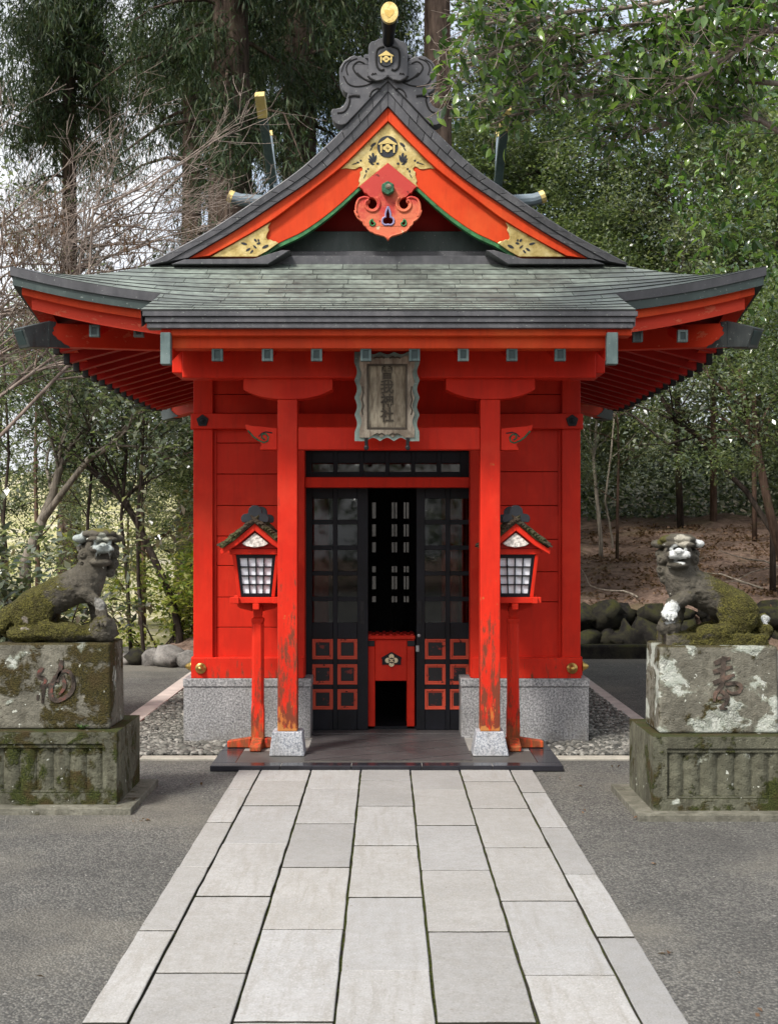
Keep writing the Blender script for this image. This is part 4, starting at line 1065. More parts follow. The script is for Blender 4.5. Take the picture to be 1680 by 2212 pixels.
    for cx_, cz_, r0, a0, a1 in ((-.060, .028, .033, 230, 85), (0, .072, .046, 190, -10), (.060, .028, .033, 95, -50)):
        for k in range(11):
            a = R(a0+(a1-a0)*k/10); tf.append((xc+cx_+r0*math.cos(a), zb+apx+cz_-.012+r0*math.sin(a)))
    tf.append((xc, zb+apx-.002))
    for sy in (-1, 1): B(MB().prism(tf, yc+sy*.20-.013, yc+sy*.20+.013), 'ridge_ornament', 'navy', bev=.003)
    return t
YL = 9.12
lantern(XP(557.5, YL), YL, 'red post lantern left of the porch, its pointed bark roof tip showing', .04)
lantern(XP(1107.5, YL), YL, 'red post lantern right of the porch, half hidden by its column', .04)

# ================================================================== entrance platform
pf = thing('entrance_platform', 'low platform of dark tiles with polished black edge before the hall', 'platform', (HX, 9.0, 0))
pz = .04; ex = 8.40; xa, xb = XP(453, ex), XP(1217, ex); bw = .15
mb = MB(); n = 5
for k in range(n):
    a, b = xa+(xb-xa)*k/n, xa+(xb-xa)*(k+1)/n
    mb.box(a+.0015, b-.0015, ex, ex+bw*.8, .004, pz)
mb.build('edge_stone', M['polished'], pf, .004)
for a, b in ((xa, xa+bw), (xb-bw, xb)):
    mb = MB()
    for k in range(2): mb.box(a, b, ex+bw*.8+.002+k*.47, ex+bw*.8+k*.47+.468, .004, pz)
    mb.build('edge_stone', M['polished'], pf, .004)
MB().box(xa+.01, xb-.01, ex+.01, 9.69, .0, pz-.004).build('bed', M['grout'], pf)
MB().box(xa+bw+.002, xb-bw-.002, ex+bw*.8+.002, 8.98, .002, pz-.0015).build('margin', M['grey_tile'], pf)
mb = MB(); g = .30; rot = R(45)
# diamond-laid tiles clipped to the field
fx0, fx1, fy0, fy1 = XP(655, 8.8)+.02, XP(1022, 8.8)-.02, ex+bw*.8+.08, 9.69
def clip(poly):
    for ax, val, sg in ((0, fx0, 1), (0, fx1, -1), (1, fy0, 1), (1, fy1, -1)):
        out = []
        for i in range(len(poly)):
            p, q = poly[i], poly[(i+1) % len(poly)]; pi, qi = (p[ax]-val)*sg >= 0, (q[ax]-val)*sg >= 0
            if pi: out.append(p)
            if pi != qi:
                t = (val-p[ax])/(q[ax]-p[ax]); out.append((p[0]+(q[0]-p[0])*t, p[1]+(q[1]-p[1])*t))
        poly = out
        if len(poly) < 3: return []
    return poly
for i in range(-8, 9):
    for j in range(-8, 9):
        cx_, cy_ = HX+(i-j)*g*.98, 9.05+(i+j)*g*.56
        dd = g*.98-.012; d2 = g*.56-.010
        q = clip([(cx_-dd, cy_), (cx_, cy_-d2), (cx_+dd, cy_), (cx_, cy_+d2)])
        if q: mb.add([(x, y, pz-.001) for x, y in q] + [(x, y, pz+.003) for x, y in q], [tuple(range(len(q), 2*len(q)))] + [(k, (k+1) % len(q), (k+1) % len(q)+len(q), k+len(q)) for k in range(len(q))])
mb.build('tile_field', M['tile'], pf)

# ================================================================== pedestals with carved characters
def pedestal(s, xi, yf, label, moss, lich, seed):
    t = thing('statue_pedestal', label, 'pedestal', (xi, yf, 0))
    sx = lambda d: xi + s*d                              # d metres outward from the inner edge of the slab
    def B(d0, d1, y0, y1, z0, z1, n, m, bev): return MB().box(sx(d0), sx(d1), y0, y1, z0, z1).build(n, m, t, bev, seg=2)
    ms = stone_moss(f'mossy slab stone {seed}', moss*.35, -.45, seed=seed, base=(.185, .18, .15), topmoss=.12).m
    ml = stone_moss(f'mossy block stone {seed}', moss*.58, -.15+.2*lich, seed=seed+3, mossc=(.045, .056, .014), base=(.115, .115, .085), streak=.7).m
    mu = stone_moss(f'lichen block stone {seed}', moss*.55, lich, seed=seed+7, base=(.155, .148, .122), streak=.55, mossc=(.055, .048, .016)).m
    B(0, 1.05, yf, yf+.86, -.01, .036, 'base_slab', ms, .005)
    # lower block with a sunk fluted panel
    d0, d1, y0, y1, z0, z1 = .095, .875, yf+.10, yf+.78, .036, .425
    pa, pb, za, zb2 = d0+.075, d1-.075, z0+.062, z1-.062
    mb = MB()
    mb.box(sx(d0), sx(d1), y0+.03, y1, z0, z1)
    mb.box(sx(d0), sx(d1), y0, y0+.03, z0, za).box(sx(d0), sx(d1), y0, y0+.03, zb2, z1)
    mb.box(sx(d0), sx(pa), y0, y0+.03, za, zb2).box(sx(pb), sx(d1), y0, y0+.03, za, zb2)
    lb = mb.build('lower_block', ml, t, 0)
    fl = MB(); nf = 7; wv = (pb-pa)/nf
    fl.box(sx(pa+.002), sx(pb-.002), y0+.008, y0+.029, zb2-.022, zb2-.004).box(sx(pa+.002), sx(pb-.002), y0+.010, y0+.029, za+.002, za+.014)
    for k in range(nf):
        a = pa+k*wv; n = 6; pts = [(sx(a+.003+(wv-.006)*q/n), y0+.031-.0165*(1-abs(2*q/n-1)**2)-.003) for q in range(n+1)]
        vs = [(x, y, za+.014) for x, y in pts] + [(x, y, zb2-.022) for x, y in pts]
        fl.add(vs, [(q, q+1, q+n+2, q+n+1) if s > 0 else (q+1, q, q+n+1, q+n+2) for q in range(n)])
    fl.build('fluted_panel', ml, lb)
    # upper block, slightly tapered, rounded arrises
    e0, e1, u0, u1, w0, w1 = .150, .790, yf+.21, yf+.60, .425, .893
    ta = .006
    q = lambda z, k: [(sx(e0+k), u0+k, z), (sx(e1-k), u0+k, z), (sx(e1-k), u1-k, z), (sx(e0+k), u1-k, z)][::(1 if s > 0 else -1)]
    ub = MB().hexa(q(w0, 0), q(w1, ta)).build('upper_block', mu, t, .016, seg=3)
    return t, ub, (sx((e0+e1)/2), u0, (w0+w1)/2, u1, w1)
def carve(ub, cx, yf, cz, strokes, sc, mat, flip=1):
    for si, st in enumerate(strokes):
        dy_ = -.0035-.0006*si
        pts, w = st
        cpt = cubic(pts, 4) if len(pts) > 2 else pts
        L_, R_ = [], []
        for i, p in enumerate(cpt):
            a, b = cpt[max(0, i-1)], cpt[min(len(cpt)-1, i+1)]; d = Vector((b[0]-a[0], b[1]-a[1])); d = d.normalized() if d.length else Vector((1, 0))
            ww = w*(.55+.45*math.sin(math.pi*min(1, i/(len(cpt)-1)*.8+.25)))
            L_.append((p[0]-d.y*ww, p[1]+d.x*ww)); R_.append((p[0]+d.y*ww, p[1]-d.x*ww))
        vs = [(cx+x*sc, yf+dy_, cz-y*sc) for x, y in L_] + [(cx+x*sc, yf+dy_, cz-y*sc) for x, y in R_]; n = len(L_)
        vs += [(v[0], v[1]+.012, v[2]) for v in vs]
        fs = [(i, i+1, n+i+1, n+i) for i in range(n-1)] + [(i, i+2*n, i+1+2*n, i+1) for i in range(n-1)] + [(n+i, n+i+1, n+i+1+2*n, n+i+2*n) for i in range(n-1)]
        MB().add(vs, fs).build('carved_character', mat, ub)
def carve_mat(name, c1):
    m = NM(name, .95, .1); n = m.noise(18, 5, .65); m.col(m.ramp(n, [(.35, (.02, .017, .014)), (.52, (.075, .06, .05)), (.68, c1)])); m.bump(n, .8, .01); return m.m
pL, ubL, cL = pedestal(-1, XP(283, 7.12), 7.12, 'mossy stone pedestal left of the path, its character mostly worn away', .95, .35, 2.0)
pR, ubR, cR = pedestal(1, XP(1378, 6.96), 6.96, 'stone pedestal right of the path with large white lichen patches', .72, 1.0, 9.0)
# left: the cursive 'no'; right: the cursive 'ho', one on each block
strL = [([(-75, -60), (-95, -20), (-60, 0), (-85, 35)], 10), ([(-85, 35), (-60, 30), (-40, 15)], 8), ([(-70, 35), (-75, 110)], 10), ([(-95, 70), (-100, 95)], 8), ([(-45, 60), (-35, 95)], 8),
        ([(15, -95), (5, -40), (-35, 30), (-30, 85), (5, 95), (60, 60), (72, 5), (50, -40), (10, -35), (-5, 10)], 11), ([(20, -20), (30, 30), (5, 70)], 9)]
strR = [([(-40, -95), (5, -115), (35, -120)], 11), ([(-45, -55), (0, -70), (45, -80)], 11), ([(-45, -5), (20, -30), (55, -45)], 11), ([(5, -130), (0, -70), (-5, 0), (-35, 45), (-40, 80)], 11),
        ([(10, 0), (60, -5), (85, 12), (70, 38), (35, 40), (15, 20)], 9), ([(-10, 30), (20, 55), (15, 85), (-15, 110)], 10), ([(-25, 65), (25, 60)], 8), ([(-15, 110), (20, 115)], 9)]
carve(ubL, cL[0]+.035, cL[1]+.003, cL[2]+.035, strL, .00115, carve_mat('worn red carving', (.20, .07, .055)))
carve(ubR, cR[0]+.02, cR[1]+.003, cR[2]+.03, strR, .00115, carve_mat('worn brown carving', (.16, .105, .08)))
# the corner grass on the left pedestal
gt = MB(); rg = random.Random(4)
g0 = Vector((cL[0]+.165, cL[1]-.012, .428))
for k in range(26):
    a = rg.uniform(0, 6.28); l = rg.uniform(.03, .065); d = Vector((math.cos(a), math.sin(a)*.6-.2, .9)).normalized()
    p1 = g0+Vector((rg.uniform(-.015, .015), rg.uniform(-.006, .004), 0)); p2 = p1+d*l*.6; p3 = p2+Vector((d.x, d.y, -.15)).normalized()*l*.5; w = Vector((-d.y, d.x, 0)).normalized()*.0022
    gt.add([p1-w, p1+w, p2+w, p2-w, p3], [(0, 1, 2, 3), (3, 2, 4)])
gm = simple('grass tuft', (.05, .10, .02), .6); M['grass'] = gm
tag(gt.build('grass_tuft', gm), 'small green grass tuft growing on a step of the left stone pedestal', 'grass')

# ================================================================== guardian statues from a distance field
def vnoise(x, y, z, sc, seed):
    g = np.random.default_rng(seed).random((24, 24, 24)); x, y, z = x*sc+50, y*sc+50, z*sc+50
    xi, yi, zi = np.floor(x).astype(int), np.floor(y).astype(int), np.floor(z).astype(int); fx, fy, fz = x-xi, y-yi, z-zi
    fx, fy, fz = fx*fx*(3-2*fx), fy*fy*(3-2*fy), fz*fz*(3-2*fz); r = 0
    for a in (0, 1):
        for b in (0, 1):
            for c in (0, 1): r = r + g[(xi+a) % 24, (yi+b) % 24, (zi+c) % 24]*(fx if a else 1-fx)*(fy if b else 1-fy)*(fz if c else 1-fz)
    return r-.5
def smin(a, b, k): h = np.clip(.5+.5*(b-a)/k, 0, 1); return b*(1-h)+a*h-k*h*(1-h)
def ssub(a, b, k): return -smin(-a, b, k)
class SDF:
    def __init__(s, lo, hi, h):
        ax = [np.arange(l, u+h, h) for l, u in zip(lo, hi)]; s.lo, s.h = np.array(lo), h
        s.X, s.Y, s.Z = np.meshgrid(*ax, indexing='ij'); s.d = np.full(s.X.shape, 1.0)
    def box_(s, c0, c1):
        i0 = np.maximum(0, np.floor((np.array(c0)-s.lo)/s.h).astype(int)); i1 = np.minimum(np.array(s.d.shape), np.ceil((np.array(c1)-s.lo)/s.h).astype(int)+1)
        return tuple(slice(int(a), int(max(a+1, b))) for a, b in zip(i0, i1))
    def ell(s, c, r, ax=None):
        R_ = max(r); q = np.array(c)
        def f(k, sl=None):
            sl = s.box_(q-R_-k, q+R_+k); p = np.stack([s.X[sl]-c[0], s.Y[sl]-c[1], s.Z[sl]-c[2]], -1)
            if ax is not None: p = p @ np.array(ax, float).T
            rr_ = np.array(r, float); k0 = np.linalg.norm(p/rr_, axis=-1); k1 = np.linalg.norm(p/(rr_*rr_), axis=-1)+1e-9
            return sl, k0*(k0-1)/k1
        return f
    def cap(s, a, b, ra, rb):
        a, b = np.array(a, float), np.array(b, float); R_ = max(ra, rb)
        def f(k):
            sl = s.box_(np.minimum(a, b)-R_-k, np.maximum(a, b)+R_+k); p = np.stack([s.X[sl], s.Y[sl], s.Z[sl]], -1)-a; d = b-a
            t = np.clip((p@d)/(d@d), 0, 1); return sl, np.linalg.norm(p-t[..., None]*d, axis=-1)-(ra+(rb-ra)*t)
        return f
    def add(s, f, k=.03):
        if callable(f): sl, v = f(k+.035); s.d[sl] = smin(s.d[sl], v, k)
        else: s.d = smin(s.d, f, k)
    def sub(s, f, k=.01): sl, v = f(k+.035); s.d[sl] = ssub(s.d[sl], v, k)
    def mesh(s):
        d = s.d; n = np.array(d.shape); ins = d < 0
        c = [ins[i:n[0]-1+i, j:n[1]-1+j, k:n[2]-1+k] for i in (0, 1) for j in (0, 1) for k in (0, 1)]
        sm_ = sum(q.astype(int) for q in c); cell = (sm_ > 0) & (sm_ < 8); idx = np.full(cell.shape, -1); cells = np.argwhere(cell); idx[cell] = np.arange(len(cells))
        acc = np.zeros((len(cells), 3)); cnt = np.zeros(len(cells)); corners = [(i, j, k) for i in (0, 1) for j in (0, 1) for k in (0, 1)]
        for a in corners:
            for ax in range(3):
                if a[ax]: continue
                b = list(a); b[ax] = 1
                da = d[tuple((cells+a).T)]; db = d[tuple((cells+b).T)]; m = (da < 0) != (db < 0)
                t = np.where(m, da/(da-db+1e-12), 0); p = np.array(a, float)+np.zeros((len(cells), 3)); p[:, ax] += t
                acc[m] += p[m]; cnt[m] += 1
        V = (cells+acc/cnt[:, None])*s.h+s.lo; Fq = []
        for ax in range(3):
            u, v = (ax+1) % 3, (ax+2) % 3
            sl0 = [slice(None)]*3; sl1 = [slice(None)]*3; sl0[ax] = slice(0, -1); sl1[ax] = slice(1, None)
            e = ins[tuple(sl0)] != ins[tuple(sl1)]; pts = np.argwhere(e); pts = pts[(pts[:, u] > 0) & (pts[:, v] > 0) & (pts[:, u] < n[u]-1) & (pts[:, v] < n[v]-1)]
            def id_(du, dv): q = pts.copy(); q[:, u] += du; q[:, v] += dv; return idx[tuple(q.T)]
            q = np.stack([id_(-1, -1), id_(0, -1), id_(0, 0), id_(-1, 0)], 1); fl = ins[tuple(pts.T)]
            q[~fl] = q[~fl][:, ::-1]; Fq.append(q)
        return V, np.vstack(Fq)
def statue(kind):
    """u along the pedestal towards the path, v away from the viewer, w up"""
    S = SDF((-.40, -.24, -.02), (.40, .24, .68), .0048)
    E, K, A = S.ell, S.cap, S.add
    if kind == 'open':
        A(E((.0, 0, .045), (.33, .15, .05)), .02); A(E((.26, -.07, .075), (.075, .085, .08)), .02); A(E((.22, .05, .06), (.09, .08, .06)), .02)
        A(E((.06, -.11, .06), (.11, .05, .055)), .015); A(E((-.16, -.10, .05), (.11, .06, .05)), .015)
        ang = .40; hc = np.array((.225, -.02, .520))
    else:
        bx = np.maximum(np.maximum(np.abs(S.X+.01)-.275, np.abs(S.Y)-.14), np.abs(S.Z-.028)-.034); A(bx, .012)
        A(E((-.02, -.10, .085), (.12, .045, .032)), .02)
        ang = .16; hc = np.array((.185, -.03, .492))
    # trunk: haunch to chest, neck, hind legs, fore legs
    A(K((-.15, 0, .19), (.10, 0, .315), .100, .098), .04)
    A(E((.165, -.01, .335), (.082, .092, .120)), .03); A(K((.175, -.005, .39), (hc[0]-.02, hc[1]+.02, hc[2]-.02), .082, .070), .03)
    for v in (-1, 1):
        A(E((-.13, v*.085, .165), (.115, .052, .118)), .016); A(K((-.05, v*.112, .085), (.05, v*.115, .066), .043, .030), .014)
        for q in (-1, 0, 1): A(E((.072, v*.115+q*.020, .062), (.022, .012, .018)), .004)
    if kind == 'open':
        A(K((.165, -.080, .275), (.248, -.092, .205), .038, .027), .012); A(K((.248, -.092, .205), (.262, -.098, .135), .030, .034), .012); A(E((.268, -.118, .118), (.046, .042, .034)), .010)
        for q in (-1, 0, 1): A(E((.270+q*.022, -.158, .108), (.012, .016, .018)), .004)
        A(K((.165, .075, .28), (.19, .08, .10), .036, .030), .012)
        A(K((-.19, .0, .17), (-.275, -.02, .135), .08, .065), .03)
        for k in range(8): A(E((-.31+.028*(k % 3), -.085+.02*k, .085+.035*(k % 3)), (.038, .030, .036)), .006)
    else:
        A(K((.145, -.075, .262), (.222, -.105, .222), .042, .037), .012); A(K((.222, -.105, .222), (.258, -.112, .165), .040, .038), .012)
        for k in (-1, 0, 1): A(K((.252+k*.020, -.146, .168), (.260+k*.024, -.150, .138), .0145, .011), .004)
        A(E((.245, -.085, .104), (.064, .062, .058)), .003)
        A(K((.14, .075, .28), (.17, .08, .08), .036, .030), .012)
        A(K((-.17, .0, .15), (-.255, -.01, .11), .065, .05), .025)
        for k in range(7): A(E((-.285+.02*(k % 2), -.06+.02*k, .08+.028*(k % 3)), (.038, .026, .034)), .006)
    f = np.array((math.sin(ang), -math.cos(ang), 0)); r = np.array((math.cos(ang), math.sin(ang), 0)); up = np.array((0, 0, 1.0)); ax = (r, f, up)
    H = lambda a, b, c: hc + r*a + f*b + up*c
    A(E(H(0, -.005, 0), (.078, .080, .076), ax), .012)
    jaw = -.074 if kind == 'open' else -.058
    A(E(H(0, .058, jaw), (.062, .058, .026), ax), .008)                      # lower jaw
    A(E(H(0, .072, .000), (.070, .052, .026), ax), .008); A(E(H(0, .118, .018), (.030, .020, .017), ax), .006)     # muzzle, nose
    for q in (-1, 1): A(E(H(q*.038, .102, -.004), (.030, .028, .021), ax), .006)
    for q in (-1, 1): A(E(H(q*.042, .078, .052), (.044, .030, .016), ax), .006)       # brows
    A(E(H(0, .0, .080), (.098, .098, .033), ax), .006)                       # flat crown
    for q in (-1, 1): A(E(H(q*.100, -.015, .056), (.042, .030, .024), ax), .008); A(E(H(q*.122, -.02, .058), (.022, .024, .017), ax), .006)
    for q in (-1, 1):
        S.sub(E(H(q*.040, .118, .031), (.026, .034, .0095), ax), .003); A(E(H(q*.040, .084, .031), (.013, .014, .011), ax), .002)
        S.sub(E(H(q*.015, .140, .010), (.008, .012, .007), ax), .002)
    if kind == 'open':
        S.sub(E(H(0, .118, -.040), (.060, .066, .0165), ax), .004)
        for q in (-1, 1): A(K(H(q*.040, .108, -.022), H(q*.040, .108, -.058), .009, .004), .003)
    else:
        S.sub(E(H(0, .125, -.033), (.068, .062, .0085), ax), .003)
    for q in (-1, 1):                        # mane of round curls, each with a sunk ring
        for a, b, c, rr in ((.084, .000, -.030, .031), (.092, -.034, .000, .028), (.082, -.014, -.085, .033), (.080, -.055, -.048, .031), (.074, -.065, -.110, .034), (.070, -.06, .02, .032), (.066, -.02, -.135, .028)):
            cc = H(q*a, b, c); A(E(cc, (rr, rr, rr)), .004)
            e = cc + r*q*rr*.45 + f*rr*.86; S.sub(E(e, (rr*.34, rr*.34, rr*.34)), .003); A(E(e-f*rr*.12, (rr*.15, rr*.2, rr*.15)), .002)
    for c, b in ((.04, -.085), (-.02, -.095), (-.08, -.10), (-.14, -.11), (-.20, -.12)): A(E(H(0, b, c), (.045, .030, .034)), .006)
    lump = np.clip((.44-S.Z)*8, .15, 1)
    S.d = S.d + vnoise(S.X, S.Y, S.Z, 24, 3)*.009*lump + vnoise(S.X, S.Y, S.Z, 62, 5)*.0075*lump + np.clip(vnoise(S.X, S.Y, S.Z, 140, 7), -.3, .5)*.0055*lump
    S.d = np.where(S.Z < 0.0, np.maximum(S.d, -S.Z), S.d)
    return S.mesh() + (hc, f, r)
def statue_mat(name, seed, spots, moss, zmoss):
    nm = stone_moss(name, moss*.25, -.75, seed=seed, base=(.085, .077, .064), topmoss=.12, mossc=(.055, .053, .014), streak=.35)
    b = nm.b; old = b.inputs['Base Color'].links[0].from_socket
    cc = nm.noise(110, 3, .6); n = nm.noise(11, 5, .65); n2 = nm.noise(24, 4)
    # thick moss over the back and haunches, bare dark stone on chest and face
    x = nm.xyz(nm.oc, 0); z = nm.xyz(nm.oc, 2)
    side = nm.math('ADD', nm.math('MULTIPLY', x, -1.7*zmoss[0]), nm.rng(z, .02, .40, .30, -.42))
    k = nm.rng(nm.math('ADD', nm.math('ADD', side, nm.math('MULTIPLY', n, 1.25)), nm.math('MULTIPLY', nm.xyz(nm.geo.outputs['Normal'], 2), .42)), .43, .67)
    mc = nm.mix(nm.rng(cc, .35, .7), (.030, .030, .009), (.165, .150, .036)); mc = nm.mix(nm.rng(n2, .45, .62, 0, .7), mc, (.052, .046, .016))
    c = nm.mix(k, old, mc)
    for p, r0, r1, colr in spots:
        kk = nm.rng(nm.math('ADD', nm.dist(p, r0*.4, r1), nm.math('MULTIPLY', nm.math('SUBTRACT', n2, .5), 1.1)), .40, .54)
        c = nm.mix(kk, c, nm.mix(nm.rng(cc, .35, .65), colr, tuple(q*.7 for q in colr)))
    nm.col(c); nm.bump(nm.math('ADD', nm.math('MULTIPLY', nm.math('MULTIPLY', cc, k), 1.6), nm.math('MULTIPLY', cc, .5)), 1.0, .014)
    return nm.m
for s, kind, cc, lab in ((-1, 'open', cL, 'moss covered stone guardian lion with open mouth on the left pedestal'), (1, 'closed', cR, 'stone guardian lion with closed mouth, white muzzle and paw on a ball')):
    V, Fq, hc, f, r = statue(kind)
    sg = -s                                           # the left one looks right, the right one looks left
    W = lambda p: (sg*p[0], p[1], p[2])
    V = V*np.array((sg, 1, 1)); Fq = Fq if sg > 0 else Fq[:, ::-1]
    H = lambda a, b, c: W(hc + r*a + f*b + np.array((0, 0, c)))
    pale = (.36, .40, .38); white = (.60, .62, .60); mossy = (.075, .07, .02)
    if kind == 'open':
        spots = [(H(0, .10, .012), .05, .085, pale), (H(0, .10, .048), .03, .06, (.30, .31, .26)), (H(-.115, -.01, .06), .045, .07, pale), (W((.25, -.12, .225)), .03, .06, (.22, .215, .195)), (H(.02, -.0, .135), .09, .135, (.13, .12, .03)), (W((-.16, -.16, .11)), .025, .06, (.36, .32, .27))]
    else:
        spots = [(H(0, .11, .004), .055, .080, white), (H(-.12, -.02, .062), .03, .06, white), (H(-.02, .08, .075), .03, .07, (.34, .32, .26)), (W((.245, -.15, .19)), .05, .085, white), (W((.25, -.13, .150)), .03, .055, white), (W((-.29, -.04, .13)), .03, .05, white), (H(.08, .03, .085), .03, .07, mossy)]
    th = thing('guardian_lion', lab, 'statue', (cc[0] - (0.005 if s < 0 else .0), (cc[1]+cc[3])/2, cc[4]-.004))
    OFF[th.as_pointer()] = Vector((0, 0, 0))
    k = (1.0, 1.0, 1.0) if kind == 'open' else (1.0, 1.0, 1.0)
    np_mesh('carved_stone', V, Fq, statue_mat('mossy statue stone '+kind, 4.0 if s < 0 else 13.0, spots, .75 if s < 0 else .6, (sg*(1.0 if s < 0 else 1.0), 0)), th, smooth=True)

# ================================================================== path, kerbs, gravel, ground
def path_stone():
    m = NM('pale paving stone', .75, .3)
    sc = m.isl
    n = m.noise(2.2, 6, .6, vec=m.pos); f = m.noise(24, 5, .62, vec=m.pos); g = m.noise(150, 2, .6, vec=m.pos); st = m.noise(9, 5, .6, vec=m.pos, stretch=(3.2, .35, 1), dist=.5)
    c = m.mix(m.rng(n, .3, .7), (.255, .254, .245), (.335, .334, .327)); c = m.mix(m.rng(f, .40, .66, 0, .62), c, (.245, .238, .218))
    c = m.mix(m.math('MULTIPLY', m.rng(st, .48, .66), m.rng(sc, .35, .7, 0, .7)), c, (.225, .216, .195))
    c = m.mix(m.rng(g, .52, .72, 0, .5), c, (.45, .445, .43)); c = m.mix(m.rng(g, .26, .42, .75, 0), c, (.17, .165, .15))
    c = m.mix(1.0, c, m.rng(sc, 0, 1, .82, 1.10), 'MULTIPLY')
    c = m.mix(m.rng(m.math('FRACT', m.math('MULTIPLY', sc, 7.3)), 0, 1, 0, .35), c, m.mix(1.0, c, (1.04, .99, .90), 'MULTIPLY'))
    sp = m.noise(34, 2, .5, vec=m.pos); c = m.mix(m.rng(sp, .755, .775), c, (.16, .14, .11))
    big = m.noise(1.1, 5, .6, vec=m.pos); c = m.mix(m.rng(big, .52, .70, 0, .4), c, (.235, .23, .215))
    c = m.mix(m.rng(m.xyz(m.geo.outputs['True Normal'], 2), .55, .3), c, (.03, .028, .02))       # soil clings to the sides in the joints
    m.col(c); m.bump(m.math('ADD', f, m.math('MULTIPLY', g, .6)), .3, .005); return m.m
M['path_stone'] = path_stone()
lines = [-.938, -.795, -.480, -.170, .138, .446, .758, .905]
rows = [[1704.5, 1776, 1872.7, 2011, 2211], [1685.5, 1740, 1822, 1935.7, 2101], [1703, 1779, 1872.7, 2006.5, 2207], [1686, 1741, 1826, 1937, 2096.5], [1705, 1782.7, 1879, 2012.5, 2209], [1688, 1745, 1830, 1945, 2105.7], [1711, 1786, 1887, 2023, 2222]]
mb = MB(); rp = random.Random(2)
for c_ in range(7):
    ys = [8.396] + [YG(p, .016) for p in rows[c_]]
    while ys[-1] > -2.0: ys.append(ys[-1] - .95 + rp.uniform(-.02, .02))
    gl = .005 if c_ in (0, 6) else .0055
    for b, a in zip(ys[:-1], ys[1:]):
        x0, x1 = lines[c_]+gl, lines[c_+1]-gl; y0, y1 = a+.0095, b-.0095
        z = .016 + rp.uniform(-.0025, .0025); j = lambda: rp.uniform(-.0022, .0022)
        cut = .006
        n = 8; ring_ = []
        for (ax_, ay_), (bx_, by_) in (((x0, y0), (x1, y0)), ((x1, y0), (x1, y1)), ((x1, y1), (x0, y1)), ((x0, y1), (x0, y0))):
            for k in range(n):
                t = k/n; q = (ax_+(bx_-ax_)*t, ay_+(by_-ay_)*t)
                ring_.append((q[0]+j()*.8, q[1]+j()*.8))
        cx_, cy_ = (x0+x1)/2, (y0+y1)/2; m_ = len(ring_); e = .003
        inn = [(x+e*(1 if x < cx_ else -1)*(1 if abs(x-cx_) > (x1-x0)*.45 else 0), y+e*(1 if y < cy_ else -1)*(1 if abs(y-cy_) > (y1-y0)*.45 else 0)) for x, y in ring_]
        vs = [(x, y, -.02) for x, y in ring_] + [(x, y, z-.0025) for x, y in ring_] + [(x, y, z) for x, y in inn]
        fs = [(k, (k+1) % m_, (k+1) % m_+m_, k+m_) for k in range(m_)] + [(k+m_, (k+1) % m_+m_, (k+1) % m_+2*m_, k+2*m_) for k in range(m_)] + [tuple(range(2*m_, 3*m_))]
        mb.add(vs, fs)
tag(mb.build('path', M['path_stone']), kind='structure')
def joint():
    m = NM('mossy joint soil', .95, .1); n = m.noise(4, 5, vec=m.pos); f = m.noise(90, 3, vec=m.pos)
    c = m.mix(m.rng(f, .35, .65), (.022, .020, .016), (.07, .062, .05)); m.col(m.mix(m.rng(n, .44, .54), c, m.mix(m.rng(f, .35, .65), (.022, .028, .008), (.075, .085, .025)))); m.bump(f, .8, .01); return m.m
tag(MB().box(lines[0]+.02, lines[-1]-.02, -2, 8.395, -.05, .002).build('path_joints', joint()), kind='structure')
# moss lumps standing in the joints
mj = MB(); rj = random.Random(8)
for li in (2, 3, 4, 5):
    for k in range(330 if li in (3, 4) else 130):
        y = 2.6 + 5.7*rj.random()**1.25; x = lines[li]+rj.uniform(-.006, .006); s_ = rj.uniform(.003, .0065); hh = rj.uniform(.006, .0105)
        vs = [(x+s_*math.cos(a)*1.0, y+s_*2.2*math.sin(a), .001) for a in (0, 1.05, 2.1, 3.14, 4.19, 5.24)] + [(x, y, .002+hh)]
        mj.add(vs, [(i, (i+1) % 6, 6) for i in range(6)])
mm = NM('joint moss', .95, .1); f_ = mm.noise(60, 3, vec=mm.pos); mm.col(mm.mix(f_, (.02, .028, .008), (.075, .085, .022)))
tag(mj.build('joint_moss', mm.m), kind='stuff')

def asphalt():
    m = NM('worn asphalt', .9, .2)
    v = m.voro(92, out='Color', vec=m.pos); d = m.voro(92, vec=m.pos); n = m.noise(1.2, 5, .6, vec=m.pos); g = m.noise(130, 3, .65, vec=m.pos); sp = m.noise(45, 2, .5, vec=m.pos)
    s = m.xyz(v, 0)
    base = m.mix(m.rng(n, .3, .7), (.115, .114, .106), (.175, .172, .158))
    c = m.mix(m.rng(s, .0, 1.0), m.mix(1.0, base, (.62, .62, .62), 'MULTIPLY'), m.mix(1.0, base, (1.35, 1.33, 1.28), 'MULTIPLY'))
    c = m.mix(m.rng(d, .35, .75, 0, .75), c, (.035, .034, .032))
    c = m.mix(m.rng(g, .60, .72, 0, .7), c, (.30, .29, .27)); c = m.mix(m.rng(sp, .71, .73), c, (.38, .37, .34))
    wn = m.noise(.55, 5, .6, vec=m.pos); c = m.mix(m.rng(wn, .48, .64, 0, .6), c, (.20, .185, .15))
    dk = m.noise(.8, 6, .65, vec=m.pos, stretch=(1, .6, 1)); c = m.mix(m.rng(dk, .52, .70, 0, .55), c, (.05, .048, .045)); ct = m.noise(7, 5, .7, vec=m.pos); c = m.mix(m.rng(ct, .58, .72, 0, .4), c, (.24, .23, .20))
    m.col(c); m.bump(m.math('ADD', m.math('MULTIPLY', m.rng(d, 0, .6, 1, 0), .9), m.math('MULTIPLY', g, .5)), .8, .010); return m.m
M['asphalt'] = asphalt()
ax_ = np.linspace(-14, 14, 57); ay_ = np.linspace(-14, 17.6, 64)
tag(MB().grid(lambda x, y: (x, y, 0.0), ax_, ay_).build('courtyard', M['asphalt']), kind='structure')
